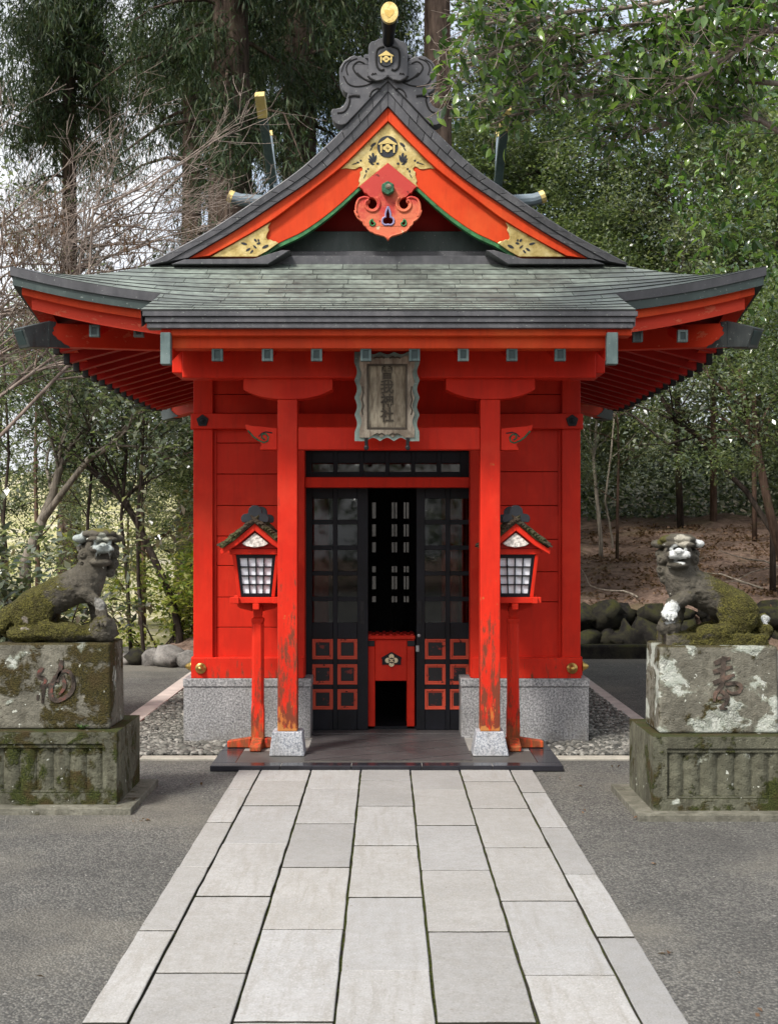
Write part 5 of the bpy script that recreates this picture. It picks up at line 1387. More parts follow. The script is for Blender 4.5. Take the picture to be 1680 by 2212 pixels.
M['kerb'] = simple('pale kerb stone', (.46, .40, .36), .75, .3, var=.18); M['kerb_grey'] = simple('grey kerb stone', (.33, .31, .26), .8, .3, var=.25)
kx0, kx1, kyf = -2.02, 1.965, 8.83
mb = MB(); y = kyf+.14
while y < 15.3:
    l = .62; mb.box(kx0-.075, kx0+.075, y+.003, y+l-.003, -.02, .018); mb.box(kx1-.075, kx1+.075, y+.003, y+l-.003, -.02, .018); y += l
tag(mb.build('kerb', M['kerb'], None, .004), kind='structure')
mb = MB()
for a, b in ((kx0-.4, xa-.01), (xb+.01, kx1+.4)):
    x = a
    while x < b-.05:
        l = min(.78, b-x); mb.box(x+.004, x+l-.004, kyf, kyf+.115, -.02, .014); x += l
tag(mb.build('front_kerb', M['kerb_grey'], None, .004), kind='structure')
soil = simple('dark damp soil', (.045, .038, .030), .95, .1, var=.5, scale=9)
tag(MB().box(kx0+.076, kx1-.076, kyf+.117, 15.3, -.03, .006).build('gravel_soil', soil), kind='structure')
def pebble_mat():
    m = NM('river pebbles', .75, .3); n = m.noise(60, 3, vec=m.pos)
    c = m.ramp(m.isl, [(0, (.045, .045, .040)), (.45, (.10, .098, .085)), (.8, (.17, .165, .145)), (1, (.28, .27, .24))]); m.col(m.mix(1.0, c, m.rng(n, .3, .7, .75, 1.2), 'MULTIPLY')); return m.m
# pebbles: deformed icosahedra, one object of uncounted stones
ph_ = (1+5**.5)/2
ico = np.array([(-1, ph_, 0), (1, ph_, 0), (-1, -ph_, 0), (1, -ph_, 0), (0, -1, ph_), (0, 1, ph_), (0, -1, -ph_), (0, 1, -ph_), (ph_, 0, -1), (ph_, 0, 1), (-ph_, 0, -1), (-ph_, 0, 1)])/1.902
icf = np.array([(0,11,5),(0,5,1),(0,1,7),(0,7,10),(0,10,11),(1,5,9),(5,11,4),(11,10,2),(10,7,6),(7,1,8),(3,9,4),(3,4,2),(3,2,6),(3,6,8),(3,8,9),(4,9,5),(2,4,11),(6,2,10),(8,6,7),(9,8,1)])
def ico2():
    V = [tuple(v) for v in ico]; mid = {}; Fn = []
    def m_(a, b):
        k = (min(a, b), max(a, b))
        if k not in mid: p = (np.array(V[a])+np.array(V[b])); V.append(tuple(p/np.linalg.norm(p))); mid[k] = len(V)-1
        return mid[k]
    for a, b, c in icf: x, y, z = m_(a, b), m_(b, c), m_(c, a); Fn += [(a, x, z), (b, y, x), (c, z, y), (x, y, z)]
    return np.array(V), np.array(Fn)
I2V, I2F = ico2()
def blobs(name, pts, sizes, mat, seed, flat=.6, rough=.18, parent=None, smooth=True):
    r = np.random.default_rng(seed); Vs = []; Fs = []
    for i, (p, s) in enumerate(zip(pts, sizes)):
        a = r.uniform(0, 6.28); q = I2V*(1+r.uniform(-rough, rough, (len(I2V), 1)))*np.array((r.uniform(.8, 1.25), r.uniform(.65, 1.0), flat*r.uniform(.8, 1.2)))*s
        ca, sa = math.cos(a), math.sin(a); q = np.stack([q[:, 0]*ca-q[:, 1]*sa, q[:, 0]*sa+q[:, 1]*ca, q[:, 2]], 1)
        Vs.append(q+np.array(p)); Fs.append(I2F+i*len(I2V))
    return np_mesh(name, np.vstack(Vs), np.vstack(Fs), mat, parent, smooth)
pts, szs = [], []
for side in (-1, 1):
    for k in range(5600):
        x = rng.uniform(1.46, 1.92); y = kyf+.14 + (13.8-kyf)*rng.random()**1.5
        if y < 9.5 and rng.random() < .6: x = rng.uniform(1.10, 1.92)
        s_ = rng.uniform(.010, .022) if y > 9.45 else rng.uniform(.012, .030)
        if y < 9.35 and rng.random() < .45: continue
        x = side*x
        pts.append((x, y, .010+s_*.25+rng.uniform(0, .006))); szs.append(s_)
    for k in range(280):
        x = side*rng.uniform(1.14, 1.92); y = rng.uniform(8.98, 9.52); s_ = rng.uniform(.015, .032); pts.append((x, y, .008+s_*.3)); szs.append(s_)
tag(blobs('gravel', pts, szs, pebble_mat(), 4), kind='stuff')
for x, y, s_, lab in ((-1.62, 12.9, .13, 'pale grey stone at the foot of the hall wall, largest of three'), (-1.70, 13.7, .12, 'pale rounded stone farthest back along the hall wall'), (-1.56, 11.9, .085, 'small pale stone nearest along the granite foundation')):
    tag(blobs('stone', [(x, y, s_*.35)], [s_], M['kerb_grey'], int(s_*1000), .6), lab, 'stone')

# ================================================================== land beyond, rocks, stone wall, hall behind
def sst(t): t = min(1, max(0, t)); return t*t*(3-2*t)
def land(x, y):
    z = -.03
    if y > 15.2:
        hill = sst((x+.8)/2.2)
        z += hill*(.55*sst((y-17.3)/.5) + (.115+.035*sst((x-1)/4))*min(8.5, max(0, y-17.6)) if y > 17.3 else 0)
        left = 1-hill
        z += left*(.38*sst((y-15.4)/.9)*sst((x+3.4)/1.6)*(1-.7*sst((y-17.2)/2)) - .03*max(0, y-19))
        z += .05*math.sin(x*1.9+y)*sst((y-16)/2)+.04*math.sin(x*4.3-y*2.2)*sst((y-16)/2)
    z += .05*max(0, abs(x)-9)*(1 if x > 0 else 0)
    if y > 38: z += (sst((x+1)/5)*min(3.6, .4*(y-38)) + (1-sst((x+1)/5))*min(7, .16*(y-38)))
    return z
def land_mat():
    m = NM('leaf littered hillside', .95, .1)
    x = m.xyz(m.pos, 0); n = m.noise(.8, 5, vec=m.pos); f = m.noise(9, 6, .68, vec=m.pos); g = m.noise(38, 4, .6, vec=m.pos)
    br = m.mix(m.rng(f, .35, .65), (.085, .056, .044), (.25, .175, .135)); br = m.mix(m.rng(g, .55, .75, 0, .7), br, (.36, .28, .22)); br = m.mix(m.rng(n, .55, .7, 0, .5), br, (.085, .08, .03))
    gr = m.mix(m.rng(f, .35, .65), (.30, .29, .12), (.55, .50, .30)); gr = m.mix(m.rng(g, .5, .7), gr, (.22, .27, .07)); gr = m.mix(m.rng(n, .5, .65, 0, .6), gr, (.62, .56, .48))
    k = m.rng(m.math('ADD', x, m.math('MULTIPLY', m.math('SUBTRACT', n, .5), 4)), -2.2, -.4)
    y = m.xyz(m.pos, 1); k = m.math('MAXIMUM', k, m.rng(m.math('ADD', y, m.math('MULTIPLY', n, 3)), 19.5, 18.2)); far = m.math('MULTIPLY', m.rng(y, 36, 42), m.rng(x, -1, 4))
    m.col(m.mix(far, m.mix(k, gr, br), m.mix(m.rng(g, .35, .65), (.03, .045, .024), (.13, .15, .10)))); m.bump(m.math('ADD', f, m.math('MULTIPLY', g, .5)), 1.0, .06); return m.m
gx_ = np.concatenate([np.linspace(-90, -14, 14), np.linspace(-13, 13, 80), np.linspace(14, 90, 14)]); gy_ = np.concatenate([np.linspace(-60, 13, 10), np.linspace(14, 40, 90), np.linspace(42, 160, 16)])
tag(MB().grid(lambda x, y: (x, y, land(x, y)), gx_, gy_).build('hillside', land_mat(), None, smooth=True), kind='structure')
def rock_mat():
    m = NM('dark mossy rock', .95, .15); n = m.noise(6, 6, .65, vec=m.pos); g = m.noise(40, 4, vec=m.pos)
    up = m.rng(m.xyz(m.geo.outputs['Normal'], 2), .1, .8)
    c = m.mix(m.rng(n, .3, .7), (.007, .0065, .006), (.034, .031, .027)); c = m.mix(m.math('MULTIPLY', m.rng(n, .42, .6), m.math('ADD', m.math('MULTIPLY', up, .7), .3)), c, m.mix(g, (.014, .016, .005), (.055, .055, .016)))
    m.col(c); m.bump(n, .9, .03); return m.m
M['rock'] = rock_mat()
M['rock_pale'] = simple('pale boulder', (.19, .18, .165), .9, .2, var=.55, bump=.9)
pts, szs = [], []; rw = np.random.default_rng(3); xx = 1.0
while xx < 9.5:
    s_ = rw.uniform(.17, .32); pts.append((xx, 17.45+rw.uniform(-.1, .1), s_*.45)); szs.append(s_); pts.append((xx+rw.uniform(-.1, .1), 17.6+rw.uniform(-.08, .05), .36+rw.uniform(0, .08))); szs.append(rw.uniform(.16, .30)); xx += s_*1.25
tag(blobs('stone_wall', pts, szs, M['rock'], 6, .8, .36, smooth=False), 'low mossy dry stone wall along the foot of the brown slope', 'stone wall')
for i, (px, py, Y, s_, lab) in enumerate(((404, 1412, 15.0, .19, 'pale rounded boulder touching the left corner of the hall'), (366, 1424, 15.1, .24, 'long grey boulder at the edge of the back path'), (330, 1430, 15.2, .16, 'small pale boulder at the end of the edging row'), (298, 1431, 15.3, .17, 'dark mossy boulder by the thin trunks'), (270, 1434, 15.3, .13, 'little grey boulder farthest from the hall wall'))):
    q = P(px, py, Y); tag(blobs('boulder', [(q.x, Y, s_*.35)], [s_], M['rock'] if 'mossy' in lab else M['rock_pale'], 20+i, .62, .2), lab, 'boulder')
tag(MB().box(1.55, 4.2, 15.9, 16.15, -.02, .16).build('drain_slab', M['rock'], None, .02), 'dark low stone slab lying before the mossy dry stone wall', 'slab')
# hall behind, seen only by its ridge finials
hon = thing('rear_hall', 'rear shrine hall whose crossed ridge finials rise behind the front roof', 'shrine', (HX, 18.2, 0))
YH = 18.2
zrh = ZP(432, YH)
hxa, hxb = XP(520, YH), XP(1150, YH)
MB().box(hxa+.5, hxb-.5, 17.2, 19.2, .3, zrh-1.5).build('wall', simple('dark back boards', (.035, .034, .032), .8), hon)
MB().box(hxa+.3, hxb-.3, 17.0, 19.4, -.03, .3).build('foundation', M['granite'], hon)
rf = MB()
def rprism(x0, x1): return MB().add([(x0, 16.3, zrh-1.75), (x1, 16.3, zrh-1.75), (x1, YH, zrh-.14), (x0, YH, zrh-.14), (x1, 20.1, zrh-1.75), (x0, 20.1, zrh-1.75), (x0, 16.3, zrh-1.9), (x1, 16.3, zrh-1.9), (x1, 20.1, zrh-1.9), (x0, 20.1, zrh-1.9)],
                                   [(0, 1, 2, 3), (3, 2, 4, 5), (6, 9, 8, 7), (0, 6, 7, 1), (5, 4, 8, 9), (0, 3, 5, 9, 6), (1, 7, 8, 4, 2)])
rprism(hxa+.1, hxb-.1).build('roof', M['slate_green'], hon)
M['slate_blue'] = simple('weathered blue copper', (.13, .165, .19), .5, .4, var=.2)
for s, xe in ((-1, hxa), (1, hxb)):
    MB().tube([(xe+(-s)*.5, YH, zrh-.03), (xe, YH, zrh), (xe+s*.10, YH, zrh+.03)], [.085, .085, .085], 12).build('ridge_beam', M['slate_blue'], hon)
    MB().tube([(xe+s*.10, YH, zrh+.03), (xe+s*.16, YH, zrh+.055)], [.088, .088], 12).build('ridge_cap', M['gilt'], hon)
# finials: two planks crossing over each ridge end, gilt at the tips
def plank(a, b, w, d, mat, cap, capl, name='finial'):
    a, b = Vector(a), Vector(b); o = MB().beam(a, b, w, d, up=(1, 0, 0)).build(name, mat, hon, .006)
    u = (b-a).normalized(); MB().beam(b-u*capl, b+u*.012, w+.012, d+.012, up=(1, 0, 0)).build('finial_tip', M['gilt'], o); return o
for s, pf_, pb_ in ((-1, ((597, 445), (561, 205)), ((600, 440), (583, 290))), (1, ((1070, 445), (1093, 234)), ((1071, 440), (1076, 292)))):
    ya, yb2 = YH+.25, YH-.95
    plank(P(*pf_[0], ya), P(*pf_[1], yb2), .10, .11, M['slate_green'], 1, .30)
    ya, yb2 = YH-.25, YH+.65
    plank(P(*pb_[0], ya), P(*pb_[1], yb2), .10, .06, M['slate_blue'], 1, .10)

# ================================================================== plants
def clump_leaves(r, n, clumps, spread, L, W, droop=.2, flat=.75):
    """centres and leaf shapes; clumps (K,3), spread per clump"""
    k = r.integers(0, len(clumps), n); c = clumps[k]+r.normal(0, 1, (n, 3))*np.asarray(spread)[k][:, None]*np.array((1, 1, flat))
    a = r.uniform(0, 2*np.pi, n); el = r.normal(-droop, .45, n)
    d = np.stack([np.cos(a)*np.cos(el), np.sin(a)*np.cos(el), np.sin(el)], 1)
    t = r.normal(0, .5, n); up = np.stack([r.normal(0, .45, n), r.normal(0, .45, n), np.ones(n)], 1)
    s = np.cross(d, up); s /= np.linalg.norm(s, axis=1, keepdims=True)+1e-9; nn = np.cross(s, d)
    l = (L*r.uniform(.6, 1.25, n))[:, None]; w = (W*r.uniform(.7, 1.2, n))[:, None]
    V = np.stack([c, c+d*l*.5+s*w+nn*w*.35, c+d*l-nn*l*.10, c+d*l*.5-s*w+nn*w*.35], 1).reshape(-1, 3)
    return V
def quads(V): return np.arange(len(V), dtype=np.int32).reshape(-1, 4)
LM = {}
LM['dark'] = leaf_mat('dark glossy evergreen leaves', [(.018, .032, .017), (.038, .060, .030), (.062, .092, .044), (.095, .13, .062), (.14, .185, .09)], .25, .9, .3)
LM['mid'] = leaf_mat('mid green leaves', [(.034, .054, .028), (.070, .100, .050), (.108, .148, .072), (.155, .195, .098), (.23, .26, .15)], .28, .9, .36)
LM['bright'] = leaf_mat('bright yellow green leaves', [(.05, .09, .02), (.12, .17, .03), (.22, .26, .05), (.30, .31, .08), (.42, .38, .16)], .4, .5, .4)
LM['grey'] = leaf_mat('grey green leaves', [(.042, .060, .042), (.095, .125, .085), (.165, .195, .135), (.27, .29, .215)], .26, .9, .34)
LM['cedar'] = leaf_mat('cedar sprays', [(.010, .022, .010), (.018, .038, .015), (.028, .052, .02), (.045, .050, .022), (.050, .085, .03)], .6, .3, .15)
LM['brown'] = leaf_mat('withered brown leaves', [(.075, .045, .03), (.13, .08, .052), (.20, .135, .095)], .8, .1, .2)
def bark(name, a, b, sx=14):
    m = NM(name, .95, .1); n = m.noise(sx, 6, .68, vec=m.pos, stretch=(1, 1, .14)); g = m.noise(3, 4, vec=m.pos); mo = m.noise(2.3, 5, vec=m.pos)
    c = m.mix(m.rng(n, .33, .66), a, b); c = m.mix(m.rng(mo, .58, .70, 0, .5), c, (.06, .065, .03)); m.col(m.mix(1.0, c, m.rng(g, .3, .7, .7, 1.25), 'MULTIPLY')); m.bump(n, 1.0, .03); return m.m
BK = {'cedar': bark('shaggy cedar bark', (.020, .014, .011), (.105, .078, .062)), 'dark': bark('dark bark', (.018, .014, .012), (.07, .055, .045), 22), 'pale': bark('pale lichened bark', (.10, .085, .068), (.36, .32, .26), 20), 'twig': bark('grey brown twigs', (.13, .10, .085), (.36, .30, .255), 9), 'brownwood': bark('warm brown bark', (.05, .032, .024), (.15, .10, .075), 20)}
def branchy(mb, p, d, l, r0, depth, rr, wob=.3, kids=(2, 3), gravity=0.0, nseg=5, tips=None, rmin=.0022, ns=5):
    """grow one limb and its side limbs into mb"""
    pts = [Vector(p)]; d = Vector(d).normalized()
    for k in range(nseg):
        d = (d + Vector((rr.gauss(0, wob), rr.gauss(0, wob), rr.gauss(0, wob)+gravity))*.45).normalized(); pts.append(pts[-1]+d*l/nseg)
    rad = [max(rmin, r0*(1-.65*k/nseg)) for k in range(nseg+1)]
    mb.tube(pts, rad, ns if r0 < .03 else 8, False)
    if tips is not None and depth <= 1: tips += pts[1:]
    if depth > 0:
        for k in range(rr.randint(*kids)):
            i = rr.randint(1, nseg); dd = (pts[i]-pts[i-1]).normalized()
            side = Vector((rr.gauss(0, 1), rr.gauss(0, 1), rr.gauss(0, .8))); side = (side-dd*side.dot(dd)).normalized()
            branchy(mb, pts[i], dd*.75+side*rr.uniform(.4, .85), l*rr.uniform(.45, .75), rad[i]*.68, depth-1, rr, wob, kids, gravity, max(3, nseg-1), tips, rmin, ns)
# ---- broadleaf trees: four grown once, then copied
def grow_tree(seed, h, cr, leaf, bk, nl, L, low=.22, lean=0):
    rr = random.Random(seed); r = np.random.default_rng(seed); tips = []
    root = thing('broadleaf_tree', 'tree', 'tree'); mb = MB()
    top = Vector((lean, 0, h*.72)); pts = [Vector((0, 0, -.3)), Vector((lean*.2+rr.uniform(-.1, .1), 0, h*.2)), Vector((lean*.55, rr.uniform(-.15, .15), h*.45)), top]
    r0 = .0035*h+.018
    mb.tube([Vector(q) for q in cubic([tuple(p) for p in pts], 4)] if False else pts, [r0*1.25, r0, r0*.75, r0*.4], 9)
    for k in range(11):
        t = rr.uniform(low, 1.0); z = h*.72*t; a = rr.uniform(0, 6.28); base = pts[0].lerp(pts[1], min(1, (z+.3)/(h*.2+.3))) if z < h*.2 else (pts[1].lerp(pts[2], (z-h*.2)/(h*.25)) if z < h*.45 else pts[2].lerp(pts[3], min(1, (z-h*.45)/(h*.27))))
        branchy(mb, base, (math.cos(a), math.sin(a), rr.uniform(.15, .8)), cr*rr.uniform(.6, 1.0), r0*.42, 2, rr, .28, (2, 3), .05, 5, tips)
    mb.build('trunk', BK[bk], root, smooth=True)
    tp = np.array([tuple(t) for t in tips]); ext = r.uniform(-1, 1, (int(len(tp)*.25)+6, 3)); ext /= np.linalg.norm(ext, axis=1, keepdims=True)
    ext = ext*np.array((cr*.95, cr*.95, h*.36))*r.uniform(.55, 1, (len(ext), 1))+np.array((lean*.6, 0, h*.60))
    cl = np.vstack([tp, ext]); sp = r.uniform(.09, .25, len(cl))
    V = clump_leaves(r, nl, cl, sp, L, L*.23)
    np_mesh('crown', V, quads(V), LM[leaf], root)
    return root
def put(proto, used, x, y, sc, rz, label, group=None, name=None):
    o = proto if not used else copy_tree(proto)
    if name: o.name = name
    o.location = (x, y, land(x, y)-.05); o.scale = (sc, sc, sc); o.rotation_euler = (0, 0, rz); o['label'] = label
    if group: o['group'] = group
    elif 'group' in o: del o['group']
    return o
protos = [grow_tree(31, 7.0, 2.3, 'dark', 'dark', 40000, .075, .24), grow_tree(32, 8.0, 2.6, 'mid', 'dark', 42000, .078, .24), grow_tree(33, 6.0, 2.2, 'grey', 'brownwood', 15000, .078, .28), grow_tree(34, 5.0, 2.0, 'bright', 'brownwood', 16000, .075, .1)]
GR = 'broadleaf trees behind the shrine'
RT = 'evergreen broadleaf tree in the green mass right of the hall'; LT = 'evergreen broadleaf tree in the thicket left of the hall'
used = [0]*4
def T(k, x, y, sc, lab=None, g=GR):
    put(protos[k], used[k], x, y, sc, rng.uniform(0, 6.28), lab, g); used[k] = 1
for k, x, y, sc in ((1, 3.2, 25.5, 1.15), (0, 7.4, 19.6, 1.0), (1, 5.4, 24.6, 1.2), (2, 2.3, 24.2, 1.0), (0, 4.0, 28.0, 1.35), (1, 7.6, 22.0, 1.2), (2, 6.2, 25.5, 1.5), (0, 8.0, 26.0, 1.5), (1, 2.2, 27, 1.35), (2, 6.3, 23.0, 1.0), (0, 5.5, 13.2, .85), (1, 5.6, 15.6, .85)):
    T(k, x, y, sc, RT)
for k, x, y, sc in ((2, -3.4, 18.8, .80), (2, -5.2, 20.0, .95), (0, -2.5, 21.5, .80), (2, -4.3, 23.5, .95), (0, -6.4, 22.5, .9), (2, -3.0, 22.6, .62)):
    T(k, x, y, sc, LT)
for x, y, sc, lab in ((-2.9, 23.0, .55, 'low sunlit yellow green tree between the leaning trunks'), (-4.8, 25.0, .75, 'sunlit yellow green tree far left behind the pale fork'), (-1.9, 20.5, .45, 'short bright sapling close to the left hall wall'), (1.9, 23.6, .42, 'small bright sapling on the brown slope by the hall')):
    T(3, x, y, sc, lab, None)
# ---- cedars
def grow_cedar(seed, h, r0, nl, lo=.5):
    rr = random.Random(seed); r = np.random.default_rng(seed); root = thing('cedar_tree', 'cedar', 'tree'); mb = MB()
    n = 10; ns = 18; vs = []; fs = []
    for i in range(n+1):
        t = i/n; rad = r0*(1.15-.75*t) + (r0*.35*(1-t*6) if t < .16 else 0)
        for k in range(ns):
            a = 2*math.pi*k/ns; q = rad*(1+.07*math.sin(a*5+seed)+.05*math.sin(a*9+i*.4)); vs.append((q*math.cos(a), q*math.sin(a), -.4+h*t))
    fs = [(i*ns+k, i*ns+(k+1) % ns, (i+1)*ns+(k+1) % ns, (i+1)*ns+k) for i in range(n) for k in range(ns)]
    mb.add(vs, fs); ctr = []; drs = []
    for k in range(64):
        z = h*(rr.uniform(lo, .98) if k > 5 else rr.uniform(lo-.15, lo)); a = rr.uniform(0, 6.28); L = (1.2+2.6*(1-z/h))*rr.uniform(.6, 1.1)
        pts = [Vector((math.cos(a)*L*t, math.sin(a)*L*t, z+.25*L*t-.75*L*t*t*rr.uniform(.8, 1.2))) for t in (0, .25, .5, .75, 1)]
        mb.tube(pts, [.05, .04, .03, .018, .008], 6, False)
        for q in range(40): 
            t = rr.uniform(.22, 1.05); j = min(3, int(t*4)); p = pts[j].lerp(pts[j+1], min(1, t*4-j)); ctr.append(tuple(p+Vector((rr.gauss(0, .22), rr.gauss(0, .22), rr.gauss(-.12, .16)))))
    mb.build('trunk', BK['cedar'], root, smooth=True)
    V = clump_leaves(r, nl, np.array(ctr), np.full(len(ctr), .10), .22, .013, .75, 1.0)
    np_mesh('crown', V, quads(V), LM['cedar'], root); return root
cd = [grow_cedar(41, 17, .46, 38000), grow_cedar(42, 19, .30, 36000, .70)]
cu = [0, 0]
for k, px, Y, sc, lab in ((0, 497, 24.0, 1.0, 'massive dark cedar trunk rising left of the ridge ornament'), (0, 648, 28.0, 1.05, 'tall cedar standing just left of the roof peak'), (1, 945, 23.5, 1.0, 'cedar with bare bark trunk just right of the roof peak'),
                          (1, 150, 34.0, .9, 'cedar with hanging branches at far left behind the bare tree'), (1, 415, 31.0, .95, 'slim cedar beyond the bare tree, beside the massive one'), (0, 1120, 33.0, .9, 'cedar half hidden by the overhanging camellia branch'), (1, 800, 34.0, 1.0, 'distant cedar straight behind the roof peak'),):
    x = XP(px, Y); o = put(cd[k], cu[k], x, Y, sc, rng.uniform(0, 6.28), lab, 'tall cedars behind the shrine'); cu[k] = 1
# ---- trunks traced where they stand: leaning and forked trees
def traced(name, lab, paths, bk, leaf=None, seed=1, twigs=2, nl=0, L=.10):
    rr = random.Random(seed); r = np.random.default_rng(seed); tips = []
    px, py, Y = paths[0][0][:3]; base = P(px, py, Y)
    root = thing(name, lab, 'tree', (base.x, Y, land(base.x, Y))); mb = MB(); n0 = len(paths[0])
    for pth in paths:
        pts = [P(a, b, Y_) for a, b, Y_, w in pth]; rad = [w/F*Y_/2 for a, b, Y_, w in pth]
        if pth is paths[0]: pts = [Vector((pts[0].x, pts[0].y, land(pts[0].x, pts[0].y)-.1))] + pts; rad = [rad[0]*1.15] + rad
        mb.tube([Vector(q) for q in pts], rad, 9)
        tips.append(pts[-1])
        for k in range(twigs*len(pts)):
            i = rr.randint(max(1, len(pts)//2), len(pts)-1); dd = (pts[i]-pts[i-1]).normalized(); s = Vector((rr.gauss(0, 1), rr.gauss(0, 1), rr.gauss(.3, .6)))
            branchy(mb, pts[i], dd+s*.5, rr.uniform(.6, 1.5), rad[i]*.5, 2, rr, .3, (2, 3), .02, 5, tips)
    mb.build('trunk', BK[bk], root, smooth=True)
    if leaf:
        cl = np.array([tuple(t) for t in tips]); V = clump_leaves(r, nl, cl, r.uniform(.06, .16, len(cl)), L, L*.25); np_mesh('crown', V, quads(V), LM[leaf], root)
    return root
traced('forked_tree', 'pale forked tree with bare limbs behind the left lion', [[(55, 1215, 16.4, 25), (89, 1130, 16.4, 22), (113, 1072, 16.5, 19), (127, 1020, 16.5, 17), (152, 965, 16.5, 11), (185, 925, 16.5, 8)], [(89, 1130, 16.4, 17), (143, 1054, 16.3, 14), (191, 993, 16.2, 13), (239, 962, 16.1, 12), (290, 907, 16.0, 10), (302, 860, 15.9, 7)], [(127, 1020, 16.5, 10), (132, 960, 16.6, 8), (150, 905, 16.6, 7), (158, 850, 16.7, 5)]], 'pale', 'mid', 3, 1, 500)
traced('leaning_tree', 'dark tree leaning towards the hall from behind the left lion', [[(388, 1372, 16.2, 17), (376, 1311, 16.2, 16), (352, 1249, 16.2, 16), (325, 1191, 16.2, 16), (297, 1130, 16.3, 15), (267, 1078, 16.3, 14), (212, 1030, 16.4, 11), (170, 985, 16.5, 8)], [(267, 1078, 16.3, 9), (300, 1050, 16.2, 7), (340, 1030, 16.1, 5)]], 'dark', 'dark', 4, 1, 1400)
for i, (a, b, c, lab) in enumerate(((297, 299, 310, 'thin dark trunk nearest the left lion, between the leaning trees'), (262, 275, 283, 'thin dark trunk just behind the left lion’s head'), (190, 189, 186, 'slim upright trunk rising behind the left lion’s back'), (8, 5, 12, 'dark trunk at the very left edge of the thicket'))):
    traced('thin_tree', lab, [[(c, 1405 if i < 2 else 1330, 16.0+.2*i, 9), (b, 1250, 16.0+.2*i, 8), (a, 1120, 16.1+.2*i, 7), (a+12, 980, 16.1+.2*i, 6), (a-4, 850 if i < 3 else 680, 16.2+.2*i, 4)]], 'dark', 'grey', 50+i, 1, 700)
traced('leaning_tree', 'dark slender tree curving down behind the right lion’s tail', [[(1690, 1215, 18.2, 20), (1663, 1112, 18.2, 19), (1650, 1050, 18.2, 18), (1636, 976, 18.2, 16), (1619, 924, 18.2, 14), (1600, 830, 18.2, 12), (1590, 740, 18.2, 8)], [(1619, 905, 18.2, 9), (1570, 850, 18, 8), (1530, 815, 17.9, 6), (1480, 790, 17.8, 5)]], 'brownwood', 'dark', 6, 1, 1500)
traced('leaning_tree', 'thin dark tree slanting across the gap beside the right eave', [[(1668, 1150, 18.6, 13), (1610, 1060, 18.8, 12), (1544, 996, 19, 11), (1506, 942, 19, 10), (1455, 907, 19, 9), (1421, 846, 19, 8), (1400, 800, 19, 5)], [(1506, 942, 19, 7), (1440, 960, 19, 6), (1370, 900, 19, 5)]], 'dark', 'grey', 7, 1, 700)
for i, (a, b, c, w, lab) in enumerate(((1281, 1289, 1297, 9, 'pale bare trunk on the brown slope nearest the right hall wall'), (1318, 1306, 1322, 5, 'thin crooked sapling just right of the pale bare trunk'))):
    traced('thin_tree', lab, [[(c, 1165, 22.+i, w), (b, 1080, 22.+i, w*.9), (a, 990, 22.+i, w*.8), (a+8, 900, 22.+i, w*.6), (a-6, 820, 22.+i, w*.4)]], 'pale', None, 70+i, 1)
# ---- bare shrub left of the roof, with withered tufts
rr = random.Random(21); root = thing('bare_tree', 'bare leafless tree with tangled grey twigs left of the gable', 'tree', (-3.6, 15.6, land(-3.6, 15.6))); mb = MB(); tips = []
for k in range(5):
    bx_ = -5.9+rr.uniform(-.5, .6); by_ = 15.6+rr.uniform(-.5, .6)
    p0 = Vector((bx_, by_, -.05)); p1 = Vector((bx_+rr.uniform(.1, .4), by_, 1.8)); p2 = Vector((-4.1+rr.uniform(-.6, .9), by_+rr.uniform(-.3, .3), 3.6)); p3 = Vector((p2.x+rr.uniform(-.4, .8), by_, 5.2))
    mb.tube([p0, p1, p2, p3], [.030, .025, .019, .011], 7, False)
    for q in range(17):
        a_ = p2.lerp(p3, rr.random()) if q < 12 else p1.lerp(p2, rr.uniform(.75, 1)); e = Vector((rr.uniform(-1.2, 3.0)-(a_.x+3.6)*.5, rr.gauss(0, .5), rr.uniform(-.1, 1.5)))
        L = rr.uniform(1.0, 2.1); pts = [a_]; d = e.normalized()
        for j in range(6): d = (d+Vector((rr.gauss(.02, .13), rr.gauss(0, .12), rr.gauss(.02, .13)))).normalized(); pts.append(pts[-1]+d*L/6)
        mb.tube(pts, [.013, .011, .010, .008, .007, .005, .004], 6, False)
        for j in range(5):
            i = rr.randint(1, 6); dd = (pts[i]-pts[i-1]).normalized()
            branchy(mb, pts[i], dd+Vector((rr.gauss(.1, .35), rr.gauss(0, .4), rr.gauss(.1, .35))), rr.uniform(.35, .95), .0065, 2, rr, .16, (1, 3), .02, 5, tips, .0026, 4)
mb.build('branches', BK['twig'], root, smooth=True)
r = np.random.default_rng(9); tf = np.array([tuple(t) for t in tips]); tf = tf[(tf[:, 0] < -2.1) & (tf[:, 2] < 5.6)]; tf = tf[r.integers(0, len(tf), 22)]
V = clump_leaves(r, 1500, tf, np.full(len(tf), .10), .13, .010, .9, 1.6); np_mesh('withered_leaves', V, quads(V), LM['brown'], root)
